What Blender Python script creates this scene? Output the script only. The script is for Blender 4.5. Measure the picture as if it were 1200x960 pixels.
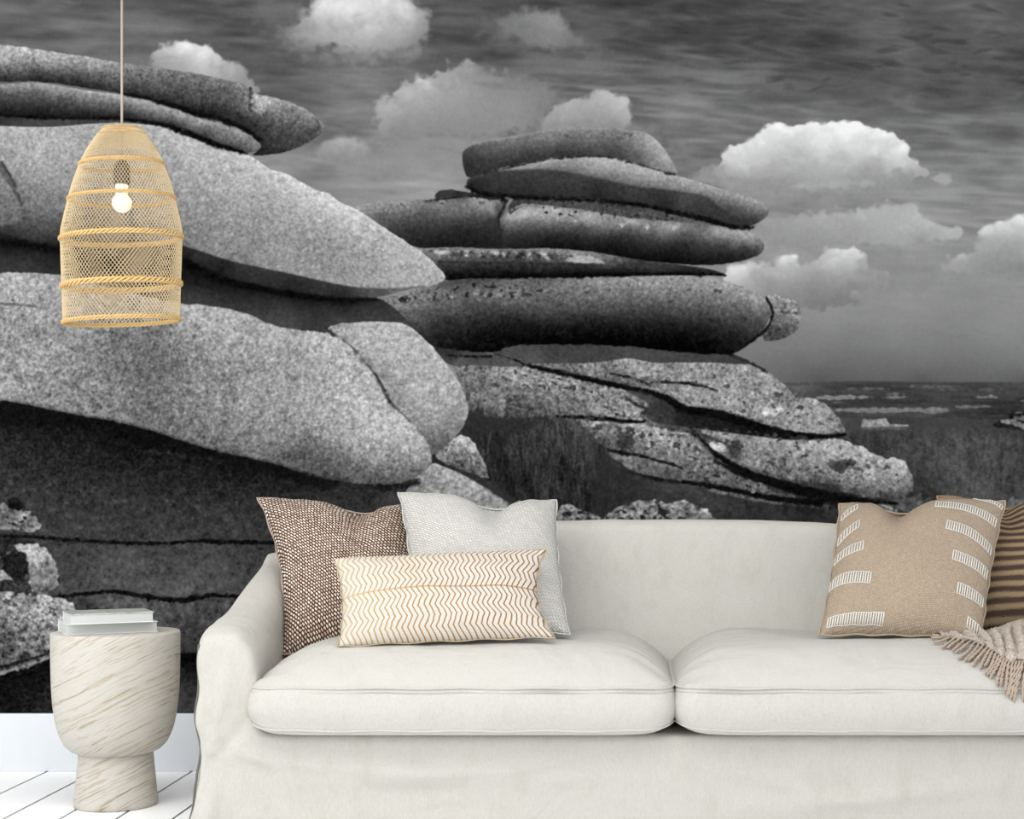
import bpy, bmesh, math, random
import numpy as np
from mathutils import Vector, Matrix, noise

for o in list(bpy.data.objects): bpy.data.objects.remove(o)
SC = bpy.context.scene
COL = SC.collection
# ---------------- camera (metres; the camera looks along +Y, pixel 740,580 is the level straight-ahead point)
F_PX, CX, CY, EYE = 1816.0, 740.0, 580.0, 0.874
cam = bpy.data.cameras.new('camera'); camo = bpy.data.objects.new('camera', cam); COL.objects.link(camo)
camo.location = (0, 0, EYE); camo.rotation_euler = (math.pi / 2, 0, 0)
cam.sensor_fit = 'HORIZONTAL'; cam.sensor_width = 36; cam.lens = F_PX / 1200 * 36
cam.shift_x = (600 - CX) / 1200; cam.shift_y = (CY - 480) / 1200; cam.clip_end = 60
SC.camera = camo
# ---------------- daylight of a bright white room: soft sky all round and a large window to the left of the camera
w = bpy.data.worlds.new('daylight'); SC.world = w; w.use_nodes = True
w.node_tree.nodes['Background'].inputs[0].default_value = (0.97, 0.985, 1.0, 1)
w.node_tree.nodes['Background'].inputs[1].default_value = 1.30
def area(name, loc, target, sx, sy, power, col=(1, 1, 1)):
    l = bpy.data.lights.new(name, 'AREA'); l.shape = 'RECTANGLE'; l.size = sx; l.size_y = sy; l.energy = power; l.color = col
    o = bpy.data.objects.new(name, l); COL.objects.link(o); o.location = loc
    o.rotation_euler = (Vector(target) - Vector(loc)).to_track_quat('-Z', 'Y').to_euler()
area('window_daylight', (-2.6, 1.2, 1.9), (0.2, 4.3, 0.4), 1.8, 1.8, 24, (1, .985, .96))
area('added_overhead_fill', (-.9, 2.7, 2.58), (-.9, 2.9, 0), 3.2, 1.8, 54, (1, .99, .97))  # unseen lamp added overhead to brighten the floor and cushion tops
SC.view_settings.view_transform = 'Standard'; SC.view_settings.look = 'None'
SC.view_settings.exposure = 0.30; SC.view_settings.gamma = 1.0; SC.view_settings.use_curve_mapping = False

# ---------------- helpers
def P(px, py, D):
    return Vector(((px - CX) / F_PX * D, D, EYE - (py - CY) / F_PX * D))
def lin(c):
    c = c / 255.0
    return c / 12.92 if c <= .04045 else ((c + .055) / 1.055) ** 2.4
def rgb(r, g, b): return (lin(r), lin(g), lin(b), 1)
class Mat:
    def __init__(s, name, rough=.9, spec=.2):
        s.m = bpy.data.materials.new(name); s.m.use_nodes = True; s.t = s.m.node_tree
        s.b = s.t.nodes['Principled BSDF']; s.b.inputs['Roughness'].default_value = rough
        s.b.inputs['Specular IOR Level'].default_value = spec
    def n(s, typ, **k):
        x = s.t.nodes.new(typ)
        for a, v in k.items():
            if a.startswith('i_'):
                key = a[2:]; key = int(key) if key.isdigit() else key.replace('_', ' ')
                if hasattr(v, 'is_output'): s.t.links.new(v, x.inputs[key])
                else: x.inputs[key].default_value = v
            else: setattr(x, a, v)
        return x
    def l(s, a, b): s.t.links.new(a, b)
    def math(s, op, a, b=0.0, c=0.0):
        x = s.t.nodes.new('ShaderNodeMath'); x.operation = op
        for i, v in enumerate((a, b, c)):
            if hasattr(v, 'is_output'): s.l(v, x.inputs[i])
            else: x.inputs[i].default_value = v
        return x.outputs[0]
    def coord(s, kind='Object', sc=(1, 1, 1), rot=(0, 0, 0)):
        tc = s.t.nodes.new('ShaderNodeTexCoord'); mp = s.t.nodes.new('ShaderNodeMapping')
        mp.inputs['Scale'].default_value = sc; mp.inputs['Rotation'].default_value = rot
        s.l(tc.outputs[kind], mp.inputs[0]); return mp.outputs[0]
    def noise(s, vec, scale, detail=3, rough=.5, dist=0):
        return s.n('ShaderNodeTexNoise', i_Vector=vec, i_Scale=scale, i_Detail=detail, i_Roughness=rough, i_Distortion=dist).outputs['Fac']
    def ramp(s, fac, stops):
        r = s.t.nodes.new('ShaderNodeValToRGB'); s.l(fac, r.inputs[0]); e = r.color_ramp.elements
        while len(e) < len(stops): e.new(.5)
        for i, (p, c) in enumerate(stops): e[i].position = p; e[i].color = c
        return r.outputs[0]
    def mix(s, fac, a, b, mode='MIX'):
        x = s.t.nodes.new('ShaderNodeMix'); x.data_type = 'RGBA'; x.blend_type = mode
        for i, v in ((0, fac), (6, a), (7, b)):
            if hasattr(v, 'is_output'): s.l(v, x.inputs[i])
            else: x.inputs[i].default_value = v
        return x.outputs[2]
    def col(s, c):
        if hasattr(c, 'is_output'): s.l(c, s.b.inputs['Base Color'])
        else: s.b.inputs['Base Color'].default_value = c
    def bump(s, h, strength=.3, dist=.002, h2=None, st2=.3, d2=.01):
        x = s.t.nodes.new('ShaderNodeBump'); x.inputs['Strength'].default_value = strength; x.inputs['Distance'].default_value = dist
        s.l(h, x.inputs['Height']); s.l(x.outputs[0], s.b.inputs['Normal'])
        if h2 is not None:
            y = s.t.nodes.new('ShaderNodeBump'); y.inputs['Strength'].default_value = st2; y.inputs['Distance'].default_value = d2
            s.l(h2, y.inputs['Height']); s.l(y.outputs[0], x.inputs['Normal'])
def link(name, me, m=None, parent=None, smooth=True):
    o = bpy.data.objects.new(name, me); COL.objects.link(o)
    if m: me.materials.clear(); me.materials.append(m.m if isinstance(m, Mat) else m)
    if smooth: me.polygons.foreach_set('use_smooth', [True] * len(me.polygons))
    if parent: o.parent = parent; o.matrix_parent_inverse = parent.matrix_world.inverted() if False else Matrix()
    return o
def mesh(name, vs, fs, uv=None):
    me = bpy.data.meshes.new(name); me.from_pydata([tuple(v) for v in vs], [], fs)
    if uv is not None:
        l = me.uv_layers.new(name='UVMap')
        for lp in me.loops: l.data[lp.index].uv = uv[lp.vertex_index]
    me.update(); return me
def tag(o, label, cat, group=None):
    o['label'] = label; o['category'] = cat
    if group: o['group'] = group
    return o
def thing(name, label, cat, loc=(0, 0, 0), rz=0, group=None):
    o = bpy.data.objects.new(name, None); COL.objects.link(o); o.location = loc; o.rotation_euler = (0, 0, rz)
    o.empty_display_size = .05
    return tag(o, label, cat, group)
def shift(vs, o): return [Vector(v) - Vector(o) for v in vs]
def box(x0, x1, y0, y1, z0, z1, bev=0):
    bm = bmesh.new(); bmesh.ops.create_cube(bm, size=1)
    for v in bm.verts: v.co = Vector(((x0 + x1) / 2 + v.co.x * (x1 - x0), (y0 + y1) / 2 + v.co.y * (y1 - y0), (z0 + z1) / 2 + v.co.z * (z1 - z0)))
    if bev: bmesh.ops.bevel(bm, geom=bm.edges[:], offset=bev, segments=2, affect='EDGES', profile=.6)
    me = bpy.data.meshes.new('box'); bm.to_mesh(me); bm.free(); return me
def tube(pts, r, n=8, closed=False, twist=None):
    """a tube along pts; r a number or list; returns verts, faces"""
    pts = [Vector(p) for p in pts]; k = len(pts); vs = []; fs = []; up = None
    for i, p in enumerate(pts):
        a = pts[(i - 1) % k] if (closed or i > 0) else p; b = pts[(i + 1) % k] if (closed or i < k - 1) else p
        t = (b - a).normalized()
        if up is None: up = Vector((0, 0, 1)) if abs(t.z) < .9 else Vector((1, 0, 0))
        s = t.cross(up).normalized(); up = s.cross(t).normalized()
        rr = r[i] if isinstance(r, (list, tuple)) else r
        for j in range(n):
            a = 2 * math.pi * j / n; vs.append(p + (s * math.cos(a) + up * math.sin(a)) * rr)
    for i in range(k if closed else k - 1):
        for j in range(n):
            q = (i + 1) % k
            fs.append((i * n + j, i * n + (j + 1) % n, q * n + (j + 1) % n, q * n + j))
    if not closed: fs.append(tuple(range(n))[::-1]); fs.append(tuple((k - 1) * n + j for j in range(n)))
    return vs, fs
def join(parts):
    vs, fs = [], []
    for v, f in parts:
        b = len(vs); vs += list(v); fs += [tuple(i + b for i in q) for q in f]
    return vs, fs
def lathe(prof, n=64, c=(0, 0)):
    vs, fs = [], []
    for r, z in prof:
        for j in range(n):
            a = 2 * math.pi * j / n; vs.append((c[0] + r * math.cos(a), c[1] + r * math.sin(a), z))
    for i in range(len(prof) - 1):
        for j in range(n): fs.append((i * n + j, i * n + (j + 1) % n, (i + 1) * n + (j + 1) % n, (i + 1) * n + j))
    fs.append(tuple(range(n))[::-1]); fs.append(tuple((len(prof) - 1) * n + j for j in range(n)))
    return vs, fs
def interp(x, xs, ys): return float(np.interp(x, xs, ys))
def srgb_curve(pts, x):
    """smooth (monotone-ish) interpolation of a profile"""
    xs = [p[0] for p in pts]; ys = [p[1] for p in pts]
    i = max(0, min(len(xs) - 2, int(np.searchsorted(xs, x)) - 1)); t = min(1, max(0, (x - xs[i]) / (xs[i + 1] - xs[i])))
    m = lambda k: (ys[min(k + 1, len(ys) - 1)] - ys[max(k - 1, 0)]) / (xs[min(k + 1, len(xs) - 1)] - xs[max(k - 1, 0)])
    h = xs[i + 1] - xs[i]; t2, t3 = t * t, t ** 3
    return (2 * t3 - 3 * t2 + 1) * ys[i] + (t3 - 2 * t2 + t) * h * m(i) + (-2 * t3 + 3 * t2) * ys[i + 1] + (t3 - t2) * h * m(i + 1)

# ---- the printed picture of the wallpaper, computed with numpy in millimetre-like print units (1200 x 836 in view)
PX0, PY0, PX1, PY1 = -60, -40, 1260, 838
PW, PH = PX1 - PX0, PY1 - PY0
_yy, _xx = np.mgrid[0:PH, 0:PW].astype(np.float32)
_xx += PX0 + .5; _yy += PY0 + .5
_rng = np.random.default_rng(7)
def nz(sx, sy, ang=0.0):
    """smooth unit noise with blob size sx, sy, turned by ang degrees"""
    w = _rng.standard_normal((PH, PW)).astype(np.float32)
    fx = np.fft.rfftfreq(PW)[None, :]; fy = np.fft.fftfreq(PH)[:, None]
    c, s = math.cos(math.radians(ang)), math.sin(math.radians(ang))
    a = (fx * c + fy * s) * sx; b = (-fx * s + fy * c) * sy
    g = np.exp(-2 * math.pi ** 2 * (a * a + b * b) * .25)
    o = np.fft.irfft2(np.fft.rfft2(w) * g, s=(PH, PW))
    return ((o - o.mean()) / o.std()).astype(np.float32)
FINE = nz(1.7, 1.7); MED = nz(4, 4); BLOB = nz(9, 8); BIG = nz(32, 26); HUGE = nz(90, 70)
STRK = nz(34, 4, 3); STRK2 = nz(90, 9, -2); STRK3 = nz(12, 2.5, 4); GRS = nz(1.8, 12, 4); GRS2 = nz(2.2, 9, -12)
SLAB = nz(40, 4, 14); DIA = nz(20, 4.5, 9); DIA2 = nz(16, 5, -12); PUFF = nz(14, 11); PUFF2 = nz(6, 5); GRIT = nz(2.6, 2.2); GRITS = nz(5, 2.4, 12)
BIL = np.abs(PUFF) + .6 * np.abs(nz(7, 6)) + .3 * np.abs(nz(4, 3.5)); BIL = (BIL - BIL.mean()) / BIL.std()
EDGE = .7 * PUFF2 + .22 * GRIT + .6 * BIL
IMG = np.zeros((PH, PW), np.float32)
def smooth(p, n=4):
    p = np.array(p, float); k = len(p); o = []
    for i in range(k):
        a, b, c, d = p[i - 1], p[i], p[(i + 1) % k], p[(i + 2) % k]
        if abs(b - c).sum() < 1e-6: continue
        for j in range(n):
            t = j / n
            o.append(.5 * (2 * b + (c - a) * t + (2 * a - 5 * b + 4 * c - d) * t * t + (3 * b - a - 3 * c + d) * t ** 3))
    return np.array(o)
def box_of(p, m):
    x0 = max(int(p[:, 0].min() - m) - PX0, 0); x1 = min(int(p[:, 0].max() + m) + 1 - PX0, PW)
    y0 = max(int(p[:, 1].min() - m) - PY0, 0); y1 = min(int(p[:, 1].max() + m) + 1 - PY0, PH)
    return slice(y0, y1), slice(x0, x1)
def seg_d2(x, y, a, b):
    ex, ey = b - a; L = ex * ex + ey * ey + 1e-9
    wx, wy = x - a[0], y - a[1]
    t = np.clip((wx * ex + wy * ey) / L, 0, 1)
    return (wx - ex * t) ** 2 + (wy - ey * t) ** 2
def sdf(p, sl):
    p = p + np.array([.00371, .00613])
    x, y = _xx[sl], _yy[sl]; d = np.full(x.shape, 1e9, np.float32); ins = np.zeros(x.shape, bool)
    for i in range(len(p)):
        a, b = p[i - 1], p[i]
        d = np.minimum(d, seg_d2(x, y, a, b))
        if a[1] != b[1]:
            cond = (a[1] > y) != (b[1] > y)
            xi = (b[0] - a[0]) * (y - a[1]) / (b[1] - a[1]) + a[0]
            ins ^= cond & (x < xi)
    d = np.sqrt(d)
    return np.where(ins, d, -d)
def shade(s, sl, sy=1.0):
    if not isinstance(s, (list, tuple)): return np.full(_xx[sl].shape, float(s), np.float32)
    q = np.array(s, float); n = len(q)
    if n < 3:
        return np.full(_xx[sl].shape, q[:, 2].mean(), np.float32)
    X = q[:, 0]; Y = q[:, 1] * sy
    A = np.sqrt((X[:, None] - X) ** 2 + (Y[:, None] - Y) ** 2)
    M = np.zeros((n + 1, n + 1)); M[:n, :n] = A; M[:n, n] = 1; M[n, :n] = 1
    w = np.linalg.solve(M + np.diag([1e-6] * n + [0]), np.append(q[:, 2], 0))
    o = np.full(_xx[sl].shape, w[n], np.float32)
    for i in range(n):
        o += np.float32(w[i]) * np.sqrt((_xx[sl] - X[i]) ** 2 + (_yy[sl] * sy - Y[i]) ** 2)
    return np.clip(o, q[:, 2].min() - 12, q[:, 2].max() + 12)
def mix(sl, m, v):
    IMG[sl] = IMG[sl] * (1 - m) + v * m
def tex(sl, fine=0, med=0, blob=0, big=0, slab=0):
    return fine * FINE[sl] + med * MED[sl] + blob * BLOB[sl] + big * BIG[sl] + slab * SLAB[sl]
def fill(p, s, f=1.2, t=(10, 4), sm=True, wob=0, sy=1.0, rim=None, op=1.0, wn=None):
    """shape p in tone s (a number or x, y, tone samples); f edge softness, t grain, wob ragged edge, rim=(width, tone change)"""
    p = smooth(p) if sm else np.array(p, float)
    sl = box_of(p, f * 2 + wob * 3 + 2)
    if sl[0].stop <= sl[0].start or sl[1].stop <= sl[1].start: return
    d = sdf(p, sl)
    if wob: d = d + wob * (MED if wn is None else wn)[sl]
    m = np.clip(d / f + .5, 0, 1); m = m * m * (3 - 2 * m)
    v = shade(s, sl, sy)
    if rim: v = v + rim[1] * np.exp(-np.clip(d, 0, None) / rim[0])
    v = v + tex(sl, *t) * np.clip(v / 120, .35, 1.15) ** .8
    mix(sl, m * op, v)
def line(p, w, v, f=1.0, wob=.3, op=1.0, sm=True):
    """a crack: an open stroke, w may be a list of widths"""
    p = np.array(p, float)
    if sm and len(p) > 2:
        e = np.vstack([2 * p[0] - p[1], p, 2 * p[-1] - p[-2]]); o = []
        for i in range(1, len(e) - 2):
            a, b, c, d = e[i - 1:i + 3]
            for t in (0, .25, .5, .75):
                o.append(.5 * (2 * b + (c - a) * t + (2 * a - 5 * b + 4 * c - d) * t * t + (3 * b - a - 3 * c + d) * t ** 3))
        o.append(p[-1]); 
        ww = np.interp(np.linspace(0, 1, len(o)), np.linspace(0, 1, np.size(w) if np.size(w) > 1 else 2), w if np.size(w) > 1 else [w, w])
        p = np.array(o)
    else:
        ww = np.interp(np.linspace(0, 1, len(p)), np.linspace(0, 1, np.size(w) if np.size(w) > 1 else 2), w if np.size(w) > 1 else [w, w])
    sl = box_of(p, max(ww) + f * 2 + 3); x, y = _xx[sl], _yy[sl]
    d = np.full(x.shape, -1e9, np.float32)
    for i in range(len(p) - 1):
        d = np.maximum(d, (ww[i] + ww[i + 1]) / 4 - np.sqrt(seg_d2(x, y, p[i], p[i + 1])))
    d = d * np.clip(1 + .25 * BLOB[sl], .4, 1.8) + wob * 1.5 * GRIT[sl] + wob * MED[sl]
    m = np.clip(d / (f + .8) + .55, 0, 1)
    mix(sl, m * op, v + 4 * FINE[sl])
def specks(p, n_thr, v, f=1.0, noise=None, op=1.0, edge=4):
    """lichen: spots inside p where a noise passes a threshold"""
    p = smooth(p); sl = box_of(p, 4); d = sdf(p, sl); n = (MED if noise is None else noise)[sl] * .62 + .45 * GRITS[sl] + .5 * GRIT[sl] + .12 * BLOB[sl]
    m = np.clip((n - n_thr * .85) / .9, 0, 1) * np.clip(d / edge, 0, 1) * op
    mix(sl, m, v + 8 * FINE[sl])
ALL = (slice(0, PH), slice(0, PW))
# ---------- sky
IMG[:] = shade([(-60,-40,95),(0,0,100),(150,30,108),(60,30,92),(280,40,80),(250,10,92),(330,60,95),(340,110,98),(330,200,132),(350,215,126),(400,215,138),(380,150,118),(430,150,122),(420,120,120),
    (470,200,140),(520,190,146),(560,30,88),(520,60,82),(600,75,86),(700,20,88),(780,20,82),(700,70,100),(760,80,92),(800,40,82),(900,30,78),(960,60,80),(1050,40,98),(1150,20,106),(940,8,100),(1020,10,100),
    (1200,60,98),(1100,100,90),(1000,90,88),(960,120,112),(900,95,98),(850,80,105),(800,110,128),(840,140,120),(780,150,118),(860,165,112),(1000,128,116),(1150,120,98),(1190,150,118),(1130,180,124),(1180,220,140),
    (1150,240,125),(900,215,140),(910,235,138),(1000,235,140),(1080,235,142),(920,300,152),(1060,310,148),(1100,320,148),(1190,340,148),(1060,360,143),(950,380,134),(1050,400,130),(1180,400,136),
    (960,425,112),(1080,428,114),(1200,425,122),(960,445,88),(1080,446,90),(1200,446,96),(1260,400,134),(1260,60,95),(1260,-40,100),(600,-40,85)], ALL)
IMG += (3 * STRK + 4.5 * STRK2 + 2 * STRK3 + 4 * BIG + 3 * DIA + 2 * DIA2) * np.clip((430 - _yy) / 260, .06, 1)
def wisps(x0, y0, x1, y1, amp, noise, thr=0.2, v=60):
    m = np.clip((_xx - x0) / 40, 0, 1) * np.clip((x1 - _xx) / 40, 0, 1) * np.clip((_yy - y0) / 25, 0, 1) * np.clip((y1 - _yy) / 25, 0, 1)
    k = np.clip(noise - thr, 0, 1.5) * m * amp
    IMG[:] = IMG * (1 - k) + v * k
wisps(-60, -60, 340, 60, .22, STRK2, -.2, 135)
wisps(760, -60, 1260, 130, .32, DIA, .5, 52)
wisps(820, 20, 1260, 130, .3, DIA2, .7, 50)
wisps(780, 70, 1260, 140, .25, STRK2, .2, 60)
wisps(520, 30, 1000, 130, .22, DIA2, .6, 62)
wisps(640, 60, 900, 190, .3, STRK, .2, 150)
wisps(820, 80, 1200, 180, .16, DIA, .3, 150)
wisps(1040, 110, 1260, 240, .2, STRK, .2, 150)
wisps(850, 200, 1240, 300, .3, STRK, .1, 165)
def ell(cx, cy, rx, ry, n=14):
    return [(cx + rx * math.cos(i * 2 * math.pi / n), cy + ry * math.sin(i * 2 * math.pi / n)) for i in range(n)]
def cloud(p, s, f=8, wob=3.0, t=5, op=1.0, noise=None):
    fill(p, s, f=f, t=(.4, 1.0, 0, 0), wob=wob, op=op, wn=EDGE + .4 * PUFF if noise is None else noise)
    
def puffs(lst, op=1.0):
    """billows: (x, y, r, tone at the crown, tone at the foot)"""
    for (cx, cy, r, a, b) in lst:
        sl = box_of(np.array([[cx - r * 1.6, cy - r * 1.6], [cx + r * 1.6, cy + r * 1.6]]), 2)
        x = (_xx[sl] - cx) / r; y = (_yy[sl] - cy) / (r * .85)
        d = 1 - np.sqrt(x * x + y * y) + .10 * EDGE[sl] + .08 * PUFF[sl]
        up = np.clip(.5 - .55 * y + .1 * x, 0, 1)
        m = np.clip(d / .3, 0, 1) * np.clip((1.1 - y) / .9, 0, 1)
        mix(sl, m * op, b + (a - b) * up + (3 + (a - b) * .12) * BIL[sl])
# C1
cloud([(345,28),(360,8),(375,-20),(440,-30),(480,-4),(500,18),(503,40),(490,55),(455,66),(400,62),(365,52),(342,44)],
      [(420,10,228),(440,-20,220),(400,25,215),(370,35,170),(360,20,185),(400,52,165),(450,60,150),(470,30,195),(490,45,140),(497,25,160),(450,40,178)], f=16, wob=3)
puffs([(385,14,22,238,205),(415,6,26,246,220),(447,8,24,236,205),(470,22,22,215,175),(430,30,26,215,170),(395,34,22,200,160),(360,32,14,180,150)], .75)
cloud([(340,40),(380,58),(440,62),(492,56),(470,74),(420,76),(360,66),(330,56)], 135, f=18, wob=4, op=.55)
cloud([(300,10),(345,5),(350,30),(310,42)], 118, f=22, wob=4, op=.5)
# C2
cloud([(176,72),(184,60),(205,53),(228,52),(246,54),(258,66),(280,76),(292,92),(296,110),(180,110)],
      [(190,66,165),(205,60,200),(225,58,220),(245,66,215),(215,75,170),(260,80,175),(285,92,150),(235,80,190)], f=6, wob=1.6)
puffs([(196,68,14,205,160),(216,62,12,238,185),(238,64,13,240,190),(252,74,12,215,165),(268,84,13,180,150)], .7)
cloud([(118,62),(150,62),(176,70),(178,82),(120,76)], 112, f=14, wob=3, op=.7)
# C3
cloud([(585,30),(600,18),(630,10),(655,16),(668,34),(680,50),(650,58),(615,50)], [(635,20,158),(650,40,165),(610,32,140),(670,50,130),(630,48,150)], f=14, wob=2, op=.85)
cloud([(560,30),(600,22),(700,50),(690,62),(580,44)], 118, f=20, wob=4, op=.5)
# C4 wide veil
cloud([(446,140),(455,120),(475,100),(495,90),(530,80),(552,72),(570,80),(620,92),(650,110),(640,140),(600,158),(520,160),(460,156)],
      [(490,100,190),(478,120,168),(455,138,160),(550,80,150),(545,105,160),(590,100,138),(600,125,148),(640,120,128),(520,140,142),(470,150,138),(560,150,138)], f=12, wob=3.5, op=.95)
puffs([(492,101,13,222,165),(505,112,13,190,155),(474,118,13,178,150),(460,132,12,175,148),(548,84,16,165,145),(525,98,16,165,148),(580,100,18,150,135)], .65)
cloud([(560,78),(640,70),(760,72),(900,80),(860,100),(700,92),(600,100)], 122, f=20, wob=6, op=.6, noise=STRK)
# C5
cloud([(636,140),(650,124),(668,118),(690,112),(708,107),(722,112),(736,114),(740,128),(735,150),(700,160),(640,158)],
      [(700,114,175),(730,125,190),(670,128,165),(650,140,158),(690,140,150),(720,145,145),(715,116,188)], f=6, wob=1.6)
puffs([(672,128,13,185,155),(706,120,13,195,155),(728,126,10,200,160),(690,128,12,180,150)], .55)
cloud([(600,150),(680,146),(760,150),(800,170),(700,176),(600,168)], 132, f=16, wob=4, op=.6)
# C6
cloud([(370,176),(385,164),(405,160),(428,166),(432,180),(415,190),(380,190)], [(400,166,168),(420,172,160),(385,182,140),(410,186,135)], f=10, wob=1.2)
cloud([(400,190),(460,170),(540,170),(560,195),(440,208)], 138, f=24, wob=5, op=.6)
# C7 large cumulus
cloud([(840,206),(844,192),(850,180),(858,170),(872,168),(884,160),(898,150),(912,146),(926,150),(938,147),(952,144),(964,146),(972,141),(984,142),(996,148),(1012,148),(1026,152),(1040,156),(1054,162),(1062,172),(1066,184),(1078,194),(1088,204),(1070,212),(1030,222),(980,226),(920,226),(870,222)],
      [(870,176,225),(862,190,205),(900,156,232),(915,160,232),(945,152,238),(970,148,248),(985,150,246),(1000,156,240),(1030,162,232),(1055,172,228),(1062,188,212),(1080,200,175),
       (935,175,190),(900,185,192),(960,172,228),(1000,178,215),(1030,182,205),(880,200,175),(920,200,172),(970,195,185),(1010,200,165),(1050,200,190),(850,205,165),(900,216,150),(960,216,160),(1010,216,150),(1060,210,150)], f=3.5, wob=1.2)
puffs([(860,182,15,238,195),(884,172,16,244,200),(908,160,15,250,205),(925,166,14,236,190),(945,158,15,250,205),(968,150,11,255,225),(984,151,11,255,230),(962,170,16,246,205),(1005,160,15,252,215),(1024,162,14,248,205),(1044,168,13,246,205),(1054,180,13,240,200),(985,170,16,242,200),(1028,178,15,232,190),(1066,192,11,220,180)], .6)
puffs([(890,196,18,200,165),(915,192,16,190,162),(945,192,20,196,165),(985,192,20,190,158),(1020,196,18,180,150),(870,202,14,195,165)], .5)
cloud([(850,206),(900,214),(960,212),(1020,210),(1070,206),(1060,226),(990,232),(900,232),(850,224)], 148, f=12, wob=3, op=.7)
cloud([(925,218),(975,211),(1025,214),(1000,220),(950,223)], 176, f=8, wob=2, op=.7)
cloud([(805,210),(835,196),(850,196),(850,216),(815,214)], 155, f=10, wob=2.5, op=.75)
cloud([(1090,208),(1102,203),(1112,206),(1117,212),(1108,217),(1094,214)], 172, f=4, wob=1.2, op=.85)
# C8
cloud([(890,280),(905,262),(935,254),(960,250),(985,250),(1010,246),(1040,238),(1070,240),(1078,252),(1100,262),(1124,266),(1130,274),(1100,284),(1040,288),(960,286),(910,290)],
      [(930,262,160),(960,256,172),(1005,252,178),(1060,244,178),(1085,262,190),(1110,270,185),(1060,272,178),(1000,270,160),(950,275,150),(910,275,148),(1080,282,150)], f=8, wob=2.2, op=.95)
puffs([(1076,262,12,200,165),(1096,268,10,200,165),(1062,272,11,190,160),(1005,256,11,190,162),(985,258,10,182,160)], .6)
# C10
cloud([(1103,312),(1110,304),(1130,298),(1148,284),(1146,272),(1158,264),(1172,258),(1186,256),(1200,253),(1262,250),(1262,316),(1200,318),(1130,322)],
      [(1155,270,200),(1175,262,215),(1195,258,222),(1240,258,210),(1160,280,175),(1190,285,165),(1130,300,165),(1112,308,165),(1160,305,150),(1200,300,160),(1200,314,138),(1250,300,150)], f=6, wob=1.8)
puffs([(1158,272,10,232,180),(1175,266,10,240,190),(1192,264,11,245,190),(1128,304,10,190,150),(1215,266,14,240,190)], .65)
# C9
cloud([(845,345),(850,320),(870,308),(900,312),(918,303),(930,302),(938,310),(958,304),(972,292),(988,292),(1000,290),(1012,300),(1016,314),(1034,316),(1044,326),(1036,336),(1000,345),(1006,356),(960,362),(940,358),(900,360),(860,350)],
      [(862,315,218),(880,318,185),(925,308,195),(985,298,205),(1005,300,205),(960,310,170),(1030,322,165),(1000,320,168),(950,330,145),(900,330,150),(1000,335,138),(950,350,130),(1000,352,128),(870,335,170)], f=6, wob=1.8)
puffs([(864,318,15,235,190),(926,310,12,225,165),(983,302,13,225,180),(1003,300,11,232,180),(965,312,12,190,158),(1034,324,9,185,150),(1010,318,11,190,155),(912,322,12,180,150),(1002,348,8,160,130),(890,322,13,190,150)], .65)
cloud([(1000,310),(1060,300),(1100,330),(1040,350)], 130, f=20, wob=4, op=.4)
# ---------- land
land = [(900,449),(1000,447),(1100,448),(1262,448),(1262,640),(560,640),(560,449)]
fill(land, [(940,452,84),(1200,452,80),(960,462,66),(1100,460,66),(1200,465,60),(1000,475,58),(1150,478,60),(980,490,78),(1060,492,66),(1190,480,52),(1100,505,74),(1020,510,70),(1150,520,78),(1100,540,84),(1190,550,78),(1060,560,66),(1120,580,78),(1190,585,72),(1020,520,70)], f=3, t=(3, 0, 0, 2), sm=False, sy=2)
def hband(x0, x1, y, h, v, op=.9, tilt=0):
    cx = (x0 + x1) / 2
    fill([(x0, y), (x0 + (x1 - x0) * .2, y - h / 2 + tilt * .2), (cx, y - h / 2), (x1 - (x1 - x0) * .15, y - h / 2), (x1, y + tilt), (cx, y + h / 2 + tilt), (x0 + (x1 - x0) * .2, y + h / 2)], v, f=1.6, t=(5, 5), wob=.6, op=op)
m_land = np.clip((_yy - 450) / 3, 0, 1) * np.clip((500 - _yy) / 14, 0, 1) * (_xx > 900)
IMG += m_land * (5 * STRK + 4 * STRK3)
for a in [(958,1022,466,5,135),(1032,1064,466,3.5,125),(1142,1168,466,3.5,130),(1035,1060,462,2,100),(975,1112,481,5.5,128),(1080,1112,482,6,120),(1120,1160,477,2.5,110),(985,1040,456,2,92),(1100,1180,457,2,85),(975,990,472,2,110),(1060,1140,453,2,92),(1195,1225,470,4,120)]: hband(*a)
hband(990, 1100, 486.5, 2.4, 74); hband(975, 1010, 477, 1.5, 60); hband(1090, 1180, 488, 3, 60); hband(1015, 1090, 471.5, 1.6, 50); hband(1130, 1262, 472, 3, 48)
fill([(1009,498),(1011,491),(1022,492),(1038,490),(1042,497),(1065,498),(1064,500),(1040,501),(1010,501)], 148, f=1, t=(14, 8), sm=False)
fill([(1009,501),(1042,500),(1064,501),(1060,504),(1010,504)], 92, f=2, t=(6, 6), sm=False)
m_gr = np.clip((_yy - 500) / 14, 0, 1) * (_xx > 940)
IMG += m_gr * (3 * GRS + 3.5 * GRS2 + 3 * FINE + 4 * BLOB + 3 * MED + 3 * BIG)
# dark crag at right edge
fill([(1163,500),(1168,494),(1180,492),(1182,484),(1190,482),(1262,478),(1262,508),(1200,505),(1180,502)], 36, f=1.4, t=(8, 8), wob=.8)
fill([(1172,494),(1186,491),(1204,497),(1262,500),(1262,504),(1200,503),(1186,497)], 128, f=1.4, t=(10, 12), wob=.6)
fill([(1184,486),(1200,488),(1262,486),(1262,491),(1200,493)], 105, f=1.4, t=(10, 12), wob=.6)
line([(1192,484),(1199,483)], 2, 130)
fill([(470,604),(700,612),(850,612),(1010,606),(1262,620),(1262,850),(300,850),(400,640)], 52, t=(6, 8, 5), f=6)
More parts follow.
